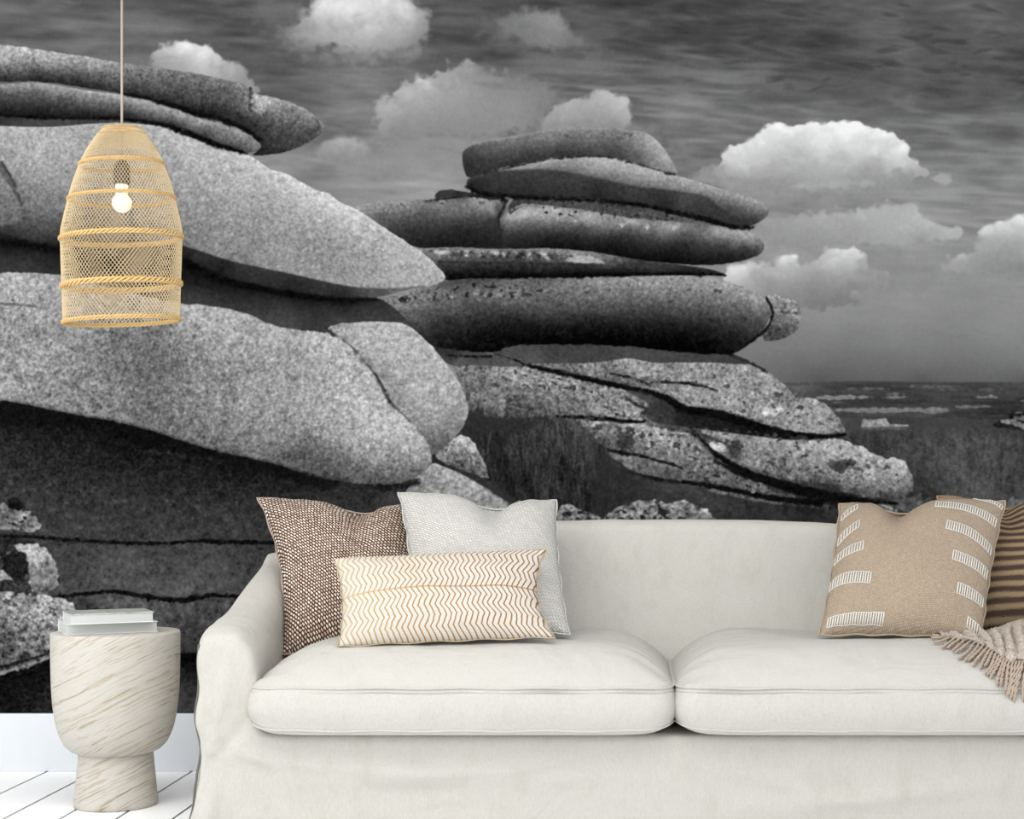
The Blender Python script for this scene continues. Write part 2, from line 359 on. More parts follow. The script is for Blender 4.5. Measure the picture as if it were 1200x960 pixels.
# ---------- the far tower, from the ground up
fill([(545,470),(560,455),(700,440),(900,480),(1075,560),(1085,640),(470,640)], [(600,500,48),(700,500,60),(720,600,42),(800,560,60),(800,600,52),(900,590,62),(960,600,60),(1040,600,60),(620,560,42)], t=(6, 5, 3), f=2)
# ledges between grass and slabs
fill([(650,492),(700,488),(760,486),(790,470),(840,486),(900,505),(960,560),(1000,585),(1000,600),(900,592),(840,584),(790,566),(740,550),(700,525),(665,508)],
     [(670,500,110),(700,500,135),(780,500,62),(800,490,50),(770,530,130),(830,500,60),(760,505,140),(800,520,150),(850,540,110),(800,548,125),(860,565,105),(900,575,100),(960,585,60),(760,545,100)], t=(14, 12, 6), wob=1, sy=1.2)
fill([(652,494),(700,493),(735,496),(768,501),(800,508),(812,518),(826,535),(838,545),(832,555),(805,552),(770,540),(735,534),(708,526),(690,514),(672,506)],
     [(670,499,120),(700,502,150),(745,502,165),(775,510,168),(800,520,165),(825,545,130),(790,538,130),(750,524,120),(715,515,95),(700,520,90),(740,512,140)], t=(14, 12, 4), wob=1, sy=1.4)
specks([(660,496),(740,500),(735,520),(700,522)], .2, 60); specks([(720,500),(800,512),(830,545),(780,535)], .9, 70)
line([(728,528),(736,515),(733,508),(742,504)], [3, 2, 2], 34); fill([(720,520),(734,508),(745,516),(734,528)], 45, f=3, wob=1.2, op=.8)
line([(704,524),(722,530),(750,534),(770,540),(790,545),(804,552)], [2, 4, 3, 2.5, 2], 20)
fill([(725,536),(760,541),(790,548),(800,556),(792,564),(765,560),(738,550)], [(745,543,120),(780,550,120),(760,556,90),(790,560,85)], t=(12, 12), wob=1)
line([(730,552),(762,560),(800,566)], [2, 5, 4], 24)
fill([(738,556),(770,566),(830,572),(800,590),(720,600),(700,570)], [(740,570,62),(780,580,70),(720,590,50),(810,580,62)], t=(5, 6, 4), f=6)
# lower slab mass in centre right
fill([(800,512),(812,515),(838,545),(880,562),(930,575),(905,584),(860,576),(815,566),(790,562),(800,552)], [(810,530,140),(830,550,125),(870,568,100),(905,578,75),(815,558,100),(900,570,70)], t=(14, 12, 5), wob=1)
line([(800,565),(835,570),(865,576),(905,584),(960,590)], [4, 6, 6, 8], 16)
line([(838,540),(870,556),(905,566),(950,578),(1000,588)], [4, 7, 12, 14], 20, f=3)
fill([(868,566),(885,563),(902,572),(895,577),(876,574)], 118, f=1.5, t=(14, 14), wob=1)
specks([(806,515),(850,548),(930,575),(860,576),(806,562)], .7, 50)
fill([(800,572),(825,575),(860,582),(900,590),(960,597),(1000,612),(1000,640),(790,640)], [(820,590,66),(900,600,55),(850,582,60),(990,605,62),(800,610,60),(960,598,44)], t=(7, 7, 5), f=3)
line([(985,590),(1010,594),(1040,606)], [6, 5, 3], 18)
# right bottom pale slabs
fill([(1000,590),(1020,586),(1050,586),(1075,580),(1100,584),(1080,600),(1105,596),(1120,612),(1040,614),(1020,604)], [(1010,590,140),(1035,595,120),(1060,590,75),(1075,588,100),(1060,603,130),(1090,590,80),(1050,612,120),(1100,606,90)], t=(12, 14, 8), wob=1.5)
line([(1012,590),(1035,600),(1062,610)], [2, 2, 2], 45); line([(1030,591),(1065,602)], [2, 3], 50); line([(1003,588),(1030,591),(1050,598)], [1.5, 2.2, 1.5], 190)
fill([(1175,600),(1186,584),(1200,586),(1262,584),(1262,620)], 105, t=(12, 14), wob=1.5)
# grass tuft
fill([(548,496),(556,480),(580,478),(620,480),(655,486),(700,512),(722,545),(735,572),(728,612),(600,625),(575,600),(560,560)],
     [(560,510,44),(600,500,58),(640,500,62),(590,540,40),(640,540,48),(690,540,50),(660,580,40),(620,590,34),(700,590,40),(715,560,46),(580,520,36),(640,575,66)], f=5, t=(4, 0), wob=2, wn=GRS)
sl = box_of(np.array([[545, 472], [735, 630]]), 0)
dm = sdf(smooth([(548,500),(556,476),(590,470),(640,474),(700,505),(725,545),(735,575),(728,620),(590,630),(570,590)]), sl)
IMG[sl] += np.clip(dm / 8, 0, 1) * (6 * GRS[sl] + 5 * GRS2[sl] + 3 * FINE[sl] + 5 * BIG[sl])
for _k in range(620):
    gx, gy = _rng.uniform(548, 728), _rng.uniform(492, 612)
    if gy < 486 + max(0, (gx - 640)) * .75 or gx < 548 + (gy - 520) * .45: continue
    hh = _rng.uniform(9, 26) * (1.1 if gy < 540 else .9); ln = _rng.normal(0, 4.5)
    line([(gx, gy), (gx + ln * .35, gy - hh * .5), (gx + ln, gy - hh)], [1.3, .9, .3], _rng.choice([18, 28, 40, 62, 76, 92]) , f=.6, wob=0, op=.42)
# slab T8
fill([(805,499),(820,496),(840,497),(868,501),(900,507),(935,513),(980,514),(1007,523),(1033,535),(1041,538),(1046,537),(1056,540),(1065,548),(1070,563),(1067,577),(1050,585),(1017,583),(990,576),(965,567),(927,561),(885,549),(866,538),(858,524),(840,516),(826,508)],
     [(815,500,130),(840,500,165),(900,512,165),(950,520,172),(990,520,185),(1030,538,190),(1055,545,200),(1062,560,160),(1055,575,120),(1035,570,140),(1000,565,150),(1020,555,178),(980,545,175),(930,535,160),(870,515,140),(880,535,140),(865,530,115),(900,548,130),(950,560,105),(1000,578,88),(1040,582,70),(980,570,85),(1067,572,110),(920,530,145)], t=(15, 10, 4), wob=.7)
specks([(810,497),(900,508),(960,525),(930,545),(870,535)], 1.0, 70)
specks([(900,535),(925,535),(930,555),(915,558),(890,548)], -.2, 74, edge=5); fill([(970,546),(985,539),(1002,541),(996,549),(984,553)], 66, f=2.5, t=(14, 12), wob=1.2); specks([(950,535),(975,545),(985,540),(960,530)], .2, 70)
line([(806,498),(822,515),(842,535),(880,556),(930,572),(980,584),(1050,590)], [3, 4, 6, 8, 11, 9, 3], 15, f=2)
fill([(831,520),(840,517),(850,522),(848,530),(836,527)], [(835,520,210),(845,526,190),(840,522,215)], t=(14, 10))
fill([(855,522),(866,516),(868,532),(858,536)], 58, f=2, t=(10, 8), wob=1)
line([(805,505),(830,512),(860,524)], [3, 3, 3], 50, op=.8)
# T6 lower left face
fill([(530,425),(560,422),(600,424),(640,434),(690,446),(740,460),(770,480),(780,495),(750,494),(700,490),(650,487),(610,490),(560,490),(548,470),(535,440)],
     [(545,432,118),(575,436,140),(600,440,150),(640,446,145),(690,456,140),(730,472,145),(750,488,150),(700,480,128),(650,470,118),(610,462,100),(650,484,90),(600,480,75),(560,450,100),(570,462,80),(770,485,60)], t=(15, 15, 4), wob=.8, sy=1.3)
specks([(560,432),(620,432),(700,452),(700,470),(620,460)], .7, 62); specks([(570,432),(640,440),(660,460),(600,455)], .9, 205, noise=-MED); specks([(690,455),(760,470),(765,492),(700,485)], .9, 70)
fill([(736,458),(770,462),(800,476),(860,492),(930,510),(930,516),(860,508),(800,500),(768,495),(752,484),(760,474)], [(745,462,75),(765,480,60),(790,490,50),(850,500,26),(900,508,20),(770,492,55),(800,482,30)], t=(7, 7), f=2)
line([(733,466),(745,474),(758,480),(750,488)], [2, 3, 2], 45)
line([(652,488),(680,489),(710,491),(735,494),(755,494)], [2, 4, 5, 4, 2], 14)
# boulder with grass before it
fill([(546,490),(548,468),(556,461),(576,456),(582,453),(588,457),(592,470),(590,488),(570,498),(550,496)], [(552,466,120),(570,462,125),(582,458,145),(590,475,130),(575,480,100),(560,485,75),(585,492,85),(550,490,55)], t=(12, 9), wob=.9, f=4)
fill([(548,500),(556,478),(575,484),(600,488),(640,490),(600,510)], 46, f=8, t=(5, 0), wob=2.5, wn=GRS)
# T6a upper slab
fill([(580,417),(586,407),(620,403),(700,403),(800,408),(857,417),(880,426),(900,436),(913,446),(926,458),(934,466),(950,467),(970,476),(983,490),(990,506),(978,510),(950,508),(925,505),(900,499),(867,490),(833,482),(800,474),(783,466),(760,457),(733,452),(700,446),(660,436),(613,427),(590,420)],
     [(640,428,120),(690,430,145),(740,425,160),(800,430,150),(860,430,150),(895,440,155),(915,455,140),(880,455,145),(840,450,150),(780,435,140),(740,440,130),(800,455,150),(800,468,150),(850,470,165),(900,470,160),(940,475,155),(970,485,165),(980,500,140),(930,495,150),(880,485,150),(840,478,135),(780,460,130),(720,445,90),(680,440,105)], t=(15, 9, 4), wob=.5)
fill([(578,417),(586,406),(620,402),(700,402),(800,406),(858,415),(880,426),(862,427),(830,425),(800,425),(765,425),(745,421),(733,420),(715,423),(683,426),(630,426),(613,427),(596,422)],
     [(600,412,72),(640,415,64),(700,412,62),(740,412,70),(800,415,66),(860,423,62),(630,424,80)], f=1.6, t=(5, 3), wob=.3)
line([(857,417),(880,426),(899,436)], [2, 3, 2], 42)
specks([(640,426),(740,424),(740,440),(660,434)], .9, 80); specks([(860,470),(920,455),(960,490),(900,490)], .9, 90)
fill([(893,480),(905,476),(920,480),(912,486),(896,486)], 205, f=2, t=(12, 10), wob=1); fill([(900,463),(925,461),(933,468),(915,474)], 115, f=2, t=(14, 12), wob=1, op=.6)
fill([(745,432),(758,435),(765,440),(752,443),(742,438)], 165, f=2, t=(12, 8), wob=1)
line([(716,438),(735,442),(752,447),(762,452),(766,448),(800,449),(820,452),(838,457)], [1.5, 3.5, 4, 2.5, 2.5, 2.5, 3, 1.2], 22)
line([(580,416),(613,427),(660,438),(700,447),(733,454),(762,460),(785,469),(802,480),(833,484),(867,493),(900,503),(933,510),(962,512),(990,509)], [3, 4, 6, 6, 5, 6, 9, 9, 10, 9, 8, 7, 3], 12, f=1.6)
# wedge under T5 left
fill([(505,405),(540,408),(582,416),(613,428),(590,430),(560,428),(528,428)], [(530,414,50),(560,420,72),(590,426,80),(540,424,85)], t=(5, 4), f=1.5)
line([(524,416),(550,418),(575,418)], [2, 2.5, 3], 18)
# T5
fill([(428,356),(440,351),(467,345),(493,337),(523,328),(567,326),(633,325),(700,324),(760,323),(800,323),(833,325),(860,332),(880,340),(894,348),(902,360),(902,373),(893,388),(877,404),(858,415),(833,415),(800,413),(733,406),(667,404),(600,405),(584,412),(560,413),(533,410),(505,405),(470,385)],
     [(445,352,120),(480,352,130),(520,345,110),(560,340,105),(600,342,120),(650,340,110),(700,336,125),(760,335,135),(820,335,145),(865,342,150),(890,355,135),(898,370,90),
      (500,362,84),(560,360,66),(620,358,82),(680,358,84),(740,356,88),(800,356,92),(860,362,92),(660,366,66),(520,378,48),(600,374,36),(680,372,40),(760,374,40),(830,378,44),(880,382,58),(600,384,20),(700,384,16),(550,396,22),(640,394,9),(720,394,8),(800,394,12),(860,402,22),(885,392,46),(510,402,30),(565,328,65),(700,327,140),(640,328,90),(530,332,70)], t=(9.5, 5, 3), wob=.4, sy=1.8)
specks([(450,350),(500,338),(560,328),(640,330),(620,350),(540,352),(480,358)], .5, 42); specks([(470,350),(540,340),(600,345),(520,362),(480,362)], .8, 170, noise=-MED, op=.7); specks([(780,325),(850,332),(890,352),(820,345)], 1.1, 75)
specks([(600,335),(760,335),(800,360),(640,362)], .9, 60, noise=BLOB, op=.6)
fill([(899,348),(906,345),(918,349),(932,352),(937,360),(939,370),(936,384),(924,394),(908,399),(896,398),(895,389),(902,376),(904,360)], [(908,352,140),(925,356,145),(934,368,135),(915,368,120),(928,380,110),(908,384,85),(922,390,75),(904,394,60)], t=(14, 10), wob=.4)
line([(898,349),(904,360),(904,374),(896,388),(880,400),(862,412)], [2, 3, 3, 3.5, 3, 2], 22)
specks([(905,347),(935,354),(935,375),(910,372)], 1.5, 85)
# T4
fill([(490,290),(520,290),(600,291),(683,293),(717,297),(750,304),(800,311),(833,316),(852,324),(820,323),(700,324),(560,326),(522,328),(508,310)],
     [(510,296,120),(560,296,110),(640,298,112),(690,303,135),(730,303,78),(790,313,55),(840,320,45),(530,310,52),(600,310,46),(680,312,42),(760,316,45),(530,322,18),(620,322,14),(720,322,10),(800,321,20)], t=(9, 7), sy=2.5)
specks([(492,291),(600,293),(690,297),(706,307),(640,306),(540,303),(505,300)], .1, 200, op=.8); specks([(492,291),(600,293),(690,297),(706,307),(640,306),(540,303)], .3, 35, noise=-MED, op=.8)
fill([(680,299),(700,303),(708,309),(690,309),(660,306)], 165, f=1.6, t=(10, 8), wob=.6)
line([(515,307),(560,308),(640,309),(700,312)], [2, 2, 2], 34, op=.7); line([(528,324),(600,325),(700,323),(790,321),(848,322)], [4, 4, 4, 3, 2], 10)
# T3a
fill([(415,246),(433,238),(467,235),(500,234),(511,232),(514,225),(533,223),(552,227),(580,230),(594,238),(588,256),(588,275),(600,291),(540,290),(483,289),(450,268)],
     [(430,242,150),(470,240,145),(520,237,140),(560,236,150),(580,244,135),(450,252,92),(500,250,86),(550,250,90),(575,258,58),(480,268,48),(540,266,46),(580,275,40),(490,285,30),(560,285,26),(525,228,55)], t=(7.5, 4), sy=1.5, wob=.3)
fill([(511,233),(514,225),(533,223),(552,227),(545,231),(525,230)], 48, f=1.2, t=(6, 6), wob=.4); specks([(430,240),(500,235),(570,232),(585,240),(500,242),(440,246)], .8, 45)
line([(548,228),(575,232),(594,236)], [4, 5, 3], 40)
line([(500,236),(530,232),(560,230)], [1.5, 2], 30)
# T3b
fill([(586,258),(600,245),(610,234),(640,230),(720,232),(800,248),(840,258),(867,266),(884,275),(895,286),(892,296),(880,303),(860,308),(833,311),(800,310),(750,305),(717,299),(683,294),(633,291),(598,291),(588,275)],
     [(600,255,160),(615,247,185),(650,246,180),(690,254,182),(740,260,172),(790,266,172),(840,271,165),(875,278,160),(888,287,110),(615,236,62),(660,235,62),(720,240,72),(780,250,72),(830,258,75),
      (620,262,95),(680,266,80),(740,270,78),(800,275,72),(850,284,78),(880,292,60),(600,275,50),(650,276,34),(720,282,32),(790,290,32),(840,298,38),(870,302,35),(640,288,22),(720,296,18),(800,305,18)], t=(7, 4), sy=1.8, wob=.3)
fill([(596,240),(612,232),(640,231),(720,234),(790,247),(840,258),(862,266),(830,264),(790,260),(740,256),(700,249),(650,242),(622,240),(606,246),(598,252)], [(610,238,62),(650,236,70),(700,242,78),(760,250,78),(820,259,88),(740,238,55),(850,264,110)], f=2, t=(9, 7, 3), wob=.5, sy=2)
specks([(600,248),(640,244),(720,256),(800,262),(780,272),(680,262),(620,256)], .9, 200, op=.8, edge=2); specks([(600,240),(700,238),(800,256),(700,262)], 1.0, 40, edge=2)
line([(588,230),(592,239),(587,250),(584,258),(588,272)], [2.5, 2.2, 3.2, 2.4, 1], 20, op=.9)
fill([(580,240),(590,238),(594,246),(588,262),(596,284),(584,286),(574,268),(582,254)], 40, f=9, t=(5,4), op=.5)
line([(600,246),(612,241),(624,240)], [1.5, 2], 175, op=.7)
# T2
fill([(547,215),(552,208),(577,200),(613,190),(640,185),(687,183),(717,185),(737,190),(760,197),(800,208),(827,216),(853,224),(880,232),(896,239),(901,248),(896,256),(880,265),(862,266),(840,260),(815,253),(800,248),(767,242),(733,237),(700,233),(650,231),(600,230),(567,227),(550,221)],
     [(600,196,150),(640,190,160),(690,188,165),(730,196,165),(780,206,170),(830,220,165),(875,235,160),(893,245,130),(700,200,150),(760,212,145),(800,218,140),(610,200,130),
      (650,206,60),(700,213,62),(760,224,72),(820,232,92),(860,242,85),(885,254,70),(580,210,60),(560,216,45),(620,220,45),(700,226,42),(760,236,42),(820,246,62),(860,258,50)], t=(6, 2.5), sy=1.6)
fill([(550,214),(575,203),(610,199),(640,199),(670,203),(700,209),(735,217),(765,221),(800,225),(830,232),(845,245),(870,262),(840,260),(815,253),(800,248),(767,242),(733,237),(700,233),(650,231),(600,230),(567,227),(550,221)],
     [(570,214,52),(620,206,62),(680,212,60),(740,224,60),(800,234,72),(620,224,40),(700,228,38),(780,240,36),(830,250,50),(560,222,30)], f=4, t=(6, 3))
line([(547,219),(567,228),(620,232),(690,235),(740,239),(790,249),(825,257),(862,267),(882,267)], [4, 5, 4, 4, 5, 6, 5, 3], 14, f=1.6)
# T1
fill([(542,187),(544,177),(560,168),(587,163),(607,159),(640,153),(673,150),(700,150),(727,151),(750,154),(764,160),(777,173),(788,190),(793,204),(773,200),(753,194),(733,188),(713,184),(687,183),(660,184),(633,187),(607,193),(583,198),(567,204),(550,208),(545,202)],
     [(549,182,60),(550,195,44),(570,172,98),(600,168,110),(640,162,125),(690,158,128),(740,158,135),(762,168,165),(778,185,165),(788,198,140),(580,188,60),(620,178,66),(680,173,76),(720,176,72),(750,184,95),(600,190,48),(660,180,52),(560,204,48)], t=(6, 3), sy=1.4)
line([(556,169),(587,163),(607,160),(640,154),(680,151),(730,152)], [1.5, 1.5], 165, op=.5)
line([(567,204),(607,194),(640,187),(687,183.5),(717,185),(740,191),(775,201),(790,205)], [2, 2.2, 1.6, 1.6, 1.6, 2], 38, op=.9)
specks([(660,152),(740,154),(745,165),(670,165)], .7, 75, op=.6)
for q in ([(580,428),(700,440),(860,428),(985,490),(980,505),(860,486),(760,455),(640,434)], [(530,428),(640,436),(770,480),(750,492),(560,488)], [(660,495),(800,506),(838,545),(780,545),(700,520)], [(820,500),(980,516),(1065,560),(1000,578),(870,538)]):
    specks(q, .55, 98, op=.42, noise=BLOB); specks(q, .75, 190, op=.35, noise=-BLOB); specks(q, 1.25, 55, op=.7)
fill([(700,530),(735,552),(770,572),(800,590),(760,612),(700,612)], [(720,560,46),(760,585,58),(740,600,50)], t=(4, 4, 5), f=14, op=.8)
# small rocks at its foot
for q, a in [([(706,612),(716,600),(735,590),(755,585),(766,587),(780,590),(800,588),(815,592),(836,606),(838,616),(720,620)], 150), ([(652,612),(656,596),(668,592),(685,598),(704,610)], 140), ([(594,598),(598,587),(612,588),(615,600)], 165)]:
    fill(q, a, t=(18, 22, 12), f=1.6, wob=1)
specks([(700,612),(735,592),(780,590),(836,608)], .4, 50); specks([(652,610),(668,592),(704,610)], .3, 45); line([(770,590),(778,604),(790,612)], 3, 40)
# ---------- the near rocks
fill([(482,566),(493,553),(507,543),(520,547),(540,555),(567,570),(588,584),(602,596),(600,620),(520,625),(470,600)], [(500,552,160),(530,560,175),(560,572,180),(590,592,165),(520,575,150),(500,568,150),(550,590,140)], t=(13, 9), rim=(2, 20))
line([(520,540),(545,552),(575,570),(600,588)], [5, 8, 10, 8], 52, f=3)
fill([(509,534),(522,522),(535,512),(544,511),(556,520),(564,534),(571,552),(572,560),(556,556),(540,550),(524,545)], [(530,520,165),(545,516,185),(556,530,175),(565,548,120),(550,550,90),(535,540,110),(520,534,140)], t=(16, 14), wob=.6)
specks([(515,534),(535,518),(556,535),(545,548)], .6, 70)
# base mass: dark cave rock H
fill([(-70,465),(60,470),(200,500),(380,555),(480,560),(490,563),(484,568),(468,582),(465,640),(340,850),(-70,850)],
     [(0,480,20),(60,492,14),(160,512,12),(260,538,16),(360,562,24),(440,575,44),(0,520,40),(80,520,28),(120,540,32),(200,560,36),(300,580,44),(380,590,50),(60,590,52),(160,600,56),(250,610,56),(320,610,52),(0,560,45),(450,590,60),(480,580,65),(420,630,50)], t=(5, 6, 3, 3), f=1)
specks([(0,560),(160,580),(300,590),(300,630),(60,630)], 1.1, 85, op=.5)
line([(160,528),(210,533),(260,540),(300,547)], [1, 3, 1], 62, f=3, op=.6)
line([(425,566),(455,570),(490,566)], [6, 10, 4], 30, f=4); 
fill([(-70,632),(60,634),(200,636),(330,637),(420,640),(420,705),(300,704),(200,700),(130,694),(60,700),(-70,700)], [(100,645,62),(200,650,66),(300,650,60),(150,680,84),(220,685,92),(260,690,80),(80,660,60),(120,665,78),(320,690,70)], t=(7, 8, 3, 3), f=1.5)
line([(-70,628),(30,629),(80,633),(140,636),(190,637),(230,634),(260,635),(320,636),(420,640)], [4, 4, 4, 4, 3, 5, 4, 4], 16)
fill([(-70,700),(60,698),(130,696),(160,700),(190,702),(260,704),(420,702),(420,770),(200,768),(60,780),(-70,790)], [(140,712,90),(180,720,85),(230,720,80),(90,712,60),(220,750,66),(200,760,60),(100,740,60)], t=(9, 11, 4), f=1.5)
line([(60,700),(100,696),(130,693),(160,697),(190,702),(215,703),(250,698),(290,699),(420,700)], [3, 4, 5, 5, 6, 4, 4], 14)
fill([(118,702),(130,699),(148,701),(152,706),(140,712),(122,709)], 100, f=2, t=(8, 10), wob=.8)
fill([(-70,780),(60,770),(200,766),(420,766),(420,850),(-70,850)], [(0,800,16),(60,790,18),(40,830,30),(70,815,42),(210,772,14),(215,800,60),(215,825,72),(225,780,16),(150,800,40)], t=(6, 7), f=3)
# dark earth at far left
fill([(-70,628),(0,632),(40,636),(60,660),(62,690),(-70,700)], [(0,650,36),(30,660,40),(20,690,50),(50,650,50)], t=(9, 12), f=2)
fill([(-70,590),(0,590),(20,596),(36,600),(46,612),(44,620),(28,624),(10,618),(-70,620)], [(5,600,95),(25,605,120),(40,612,115),(15,615,90)], t=(14, 18, 10), wob=1.4)
fill([(10,586),(20,584),(28,590),(24,598),(12,596)], 22, f=2, t=(6, 6), wob=1); specks([(5,598),(40,602),(40,620),(10,616)], .6, 35)
fill([(18,640),(35,638),(52,641),(62,655),(69,672),(66,690),(52,698),(40,694),(34,672),(28,652)], [(30,642,165),(40,650,175),(56,660,135),(62,680,125),(48,690,120),(45,670,110)], t=(14, 14, 6), wob=1)
specks([(0,638),(45,645),(50,680),(20,690),(-20,660)], .2, 110, noise=-MED, op=.6); fill([(-70,665),(0,668),(10,674),(8,680),(-70,684)], 150, f=2, t=(14, 14), wob=1)
fill([(5,652),(28,650),(34,672),(24,680),(6,668)], 30, f=3, t=(8, 10), wob=1.5)
fill([(-70,694),(0,692),(20,694),(50,698),(72,701),(86,708),(92,722),(90,740),(70,764),(40,776),(10,788),(-70,792)],
     [(10,705,150),(40,706,160),(70,708,165),(82,716,150),(60,730,150),(20,730,120),(5,750,90),(40,750,120),(60,760,110),(20,775,90),(5,782,80),(80,745,130)], t=(18, 22, 10), wob=.8)
specks([(-20,700),(70,704),(80,740),(20,775),(-20,780)], .6, 50, op=.8); specks([(0,700),(60,704),(60,730),(10,740)], 1.0, 215, noise=-BLOB, op=.6)
line([(0,790),(20,783),(45,776),(68,766)], [4, 3, 2], 145); line([(-60,782),(0,782),(20,777),(50,768),(66,760)], [4, 4, 3, 2], 30)
# shadowed top of F and G
fill([(-70,282),(0,280),(70,290),(140,300),(213,300),(300,330),(400,345),(440,349),(455,356),(472,370),(484,384),(470,392),(400,394),(300,392),(-70,392)],
     [(0,300,42),(30,310,50),(60,300,30),(10,286,14),(230,320,14),(230,345,52),(280,335,14),(280,352,44),(330,360,55),(340,375,66),(380,365,45),(400,375,62),(440,365,52),(460,375,58),(350,345,12),(400,356,20),(230,352,62),(370,384,52)], t=(5, 3), f=1.2, sy=1.3)
# G
fill([(385,388),(396,380),(420,378),(450,377),(470,379),(482,384),(493,393),(510,410),(523,427),(537,447),(546,467),(549,483),(543,500),(533,513),(520,526),(507,533),(500,520),(480,495),(460,470),(440,438),(413,408)],
     [(400,384,150),(430,384,172),(470,386,172),(500,405,172),(525,440,168),(540,470,160),(540,490,135),(525,515,105),(508,528,85),(430,410,168),(460,430,165),(490,460,165),(500,490,160),(505,510,125),(480,480,140),(450,440,140)], t=(11, 5.5, 3), rim=(1.6, 26), wob=.2)
# F
fill([(-70,322),(0,320),(67,322),(140,340),(213,356),(233,357),(267,362),(290,368),(310,377),(330,384),(353,387),(377,389),(385,388),(400,398),(413,408),(428,425),(440,440),(455,468),(468,482),(484,497),(500,517),(506,533),(504,546),(490,558),(470,566),(440,568),(420,567),(400,564),(383,562),(350,553),(317,543),(283,535),(250,528),(217,518),(187,508),(160,500),(133,494),(100,488),(67,482),(33,475),(0,469),(-70,462)],
     [(0,330,165),(50,330,160),(90,335,150),(0,370,150),(60,370,150),(110,370,140),(150,385,115),(190,390,125),(220,370,170),(270,375,170),(310,390,170),(360,395,165),(395,402,172),(0,420,150),(60,420,140),(130,420,122),(190,430,118),(240,420,145),(300,430,155),(360,430,165),(420,440,175),
      (0,460,140),(60,470,135),(120,480,128),(180,495,108),(200,470,118),(250,480,140),(250,520,110),(310,480,150),(380,480,165),(440,490,175),(480,510,172),(495,535,155),(300,530,105),(350,540,88),(360,515,120),(400,530,120),(400,555,78),(440,545,135),(470,555,120),(440,562,85),(490,552,110),(420,520,155),(70,400,145)], t=(14, 6.5, 4, 3), wob=.3)
specks([(100,340),(220,370),(240,450),(160,470),(110,400)], .9, 85, op=.55, noise=BLOB); specks([(100,340),(220,370),(240,450),(160,470),(110,400)], .9, 80, op=.5)
line([(386,388),(400,397),(414,408),(428,424),(440,440),(448,455),(456,470),(468,482),(482,495)], [3, 2, 2.4, 3, 3.5, 4, 2.5, 1], 72, op=.85)
line([(440,438),(450,455),(458,472)], [1, 2.4, 1], 34)
line([(0,356),(30,358),(44,360)], [2, 3, 1.5], 72, op=.7)
line([(372,388),(384,388),(392,394)], [2, 5, 2], 55)
fill([(-70,462),(0,468),(33,474),(67,481),(100,487),(133,493),(160,499),(187,507),(217,517),(250,527),(283,534),(317,542),(350,552),(383,561),(400,564),(385,572),(350,566),(317,557),(283,549),(217,533),(160,515),(67,500),(-70,492)], 14, f=9, t=(3, 3), op=.75)
# D big smooth rock
fill([(-70,150),(0,148),(33,149),(67,147),(100,145),(140,144),(160,145),(187,148),(213,152),(240,160),(267,172),(293,183),(300,187),(318,199),(332,202),(345,209),(371,223),(386,227),(392,232),(400,238),(420,247),(450,267),(483,288),(503,303),(520,321),(521,327),(514,332),(500,336),(470,342),(440,348),(410,349),(370,346),(330,340),(290,332),(250,322),(213,303),(140,300),(67,293),(33,286),(0,281),(-70,280)],
     [(0,155,172),(60,155,170),(130,150,160),(180,152,178),(230,162,185),(280,184,190),(330,208,190),(380,235,200),(400,250,200),(430,262,185),(480,294,172),(512,322,168),(0,190,150),(60,190,158),(120,200,148),(180,200,150),(250,210,162),(320,240,160),(370,265,160),(430,300,152),(480,320,160),(400,275,158),
      (0,230,125),(60,235,118),(120,245,118),(170,250,125),(230,255,138),(300,275,146),(360,290,140),(390,300,138),(0,262,75),(60,268,72),(110,275,75),(160,280,80),(220,278,125),(280,298,135),(340,318,145),(400,330,150),(450,338,155),(0,278,30),(60,288,32)], t=(9.5, 3.5, 2, 2), wob=.2, rim=(1.6, 22))
# underside of D
fill([(140,283),(190,283),(213,288),(240,296),(257,302),(283,309),(317,316),(350,323),(385,331),(420,337),(460,338),(500,335),(470,342),(440,349),(410,350),(370,347),(330,341),(290,333),(250,322),(213,303),(140,300)],
     [(200,295,26),(240,304,46),(280,316,50),(330,328,48),(380,338,52),(430,344,72),(470,340,95),(260,318,26),(340,338,30),(400,347,36)], f=3, t=(7, 4))
line([(150,298),(213,306),(250,324),(290,335),(330,343),(370,349),(410,352),(440,351)], [7, 9, 7, 7, 7, 5, 3], 10, f=2.5)
line([(-60,280),(0,281),(33,287),(67,293),(90,298)], [10, 9, 9, 9], 14, f=4)
# crack at left of D
fill([(0,190),(6,192),(14,208),(22,228),(26,240),(20,236),(10,222),(0,205)], 88, f=3, t=(6, 4)); line([(3,192),(12,206),(20,222),(26,240)], [2, 3, 2], 62); line([(0,205),(8,216),(18,230)], [1, 2, 1], 180, op=.5)
fill([(0,205),(8,215),(22,238),(18,262),(-70,262),(-70,200)], 118, f=5, t=(10, 5), op=.55)
# shadow on top of D
fill([(-70,132),(0,134),(60,137),(130,138),(190,143),(213,151),(180,147),(140,144),(100,146),(60,149),(0,148),(-70,148)], [(0,140,48),(40,144,70),(100,142,62),(150,142,72),(190,146,50)], f=1.6, t=(5, 4))
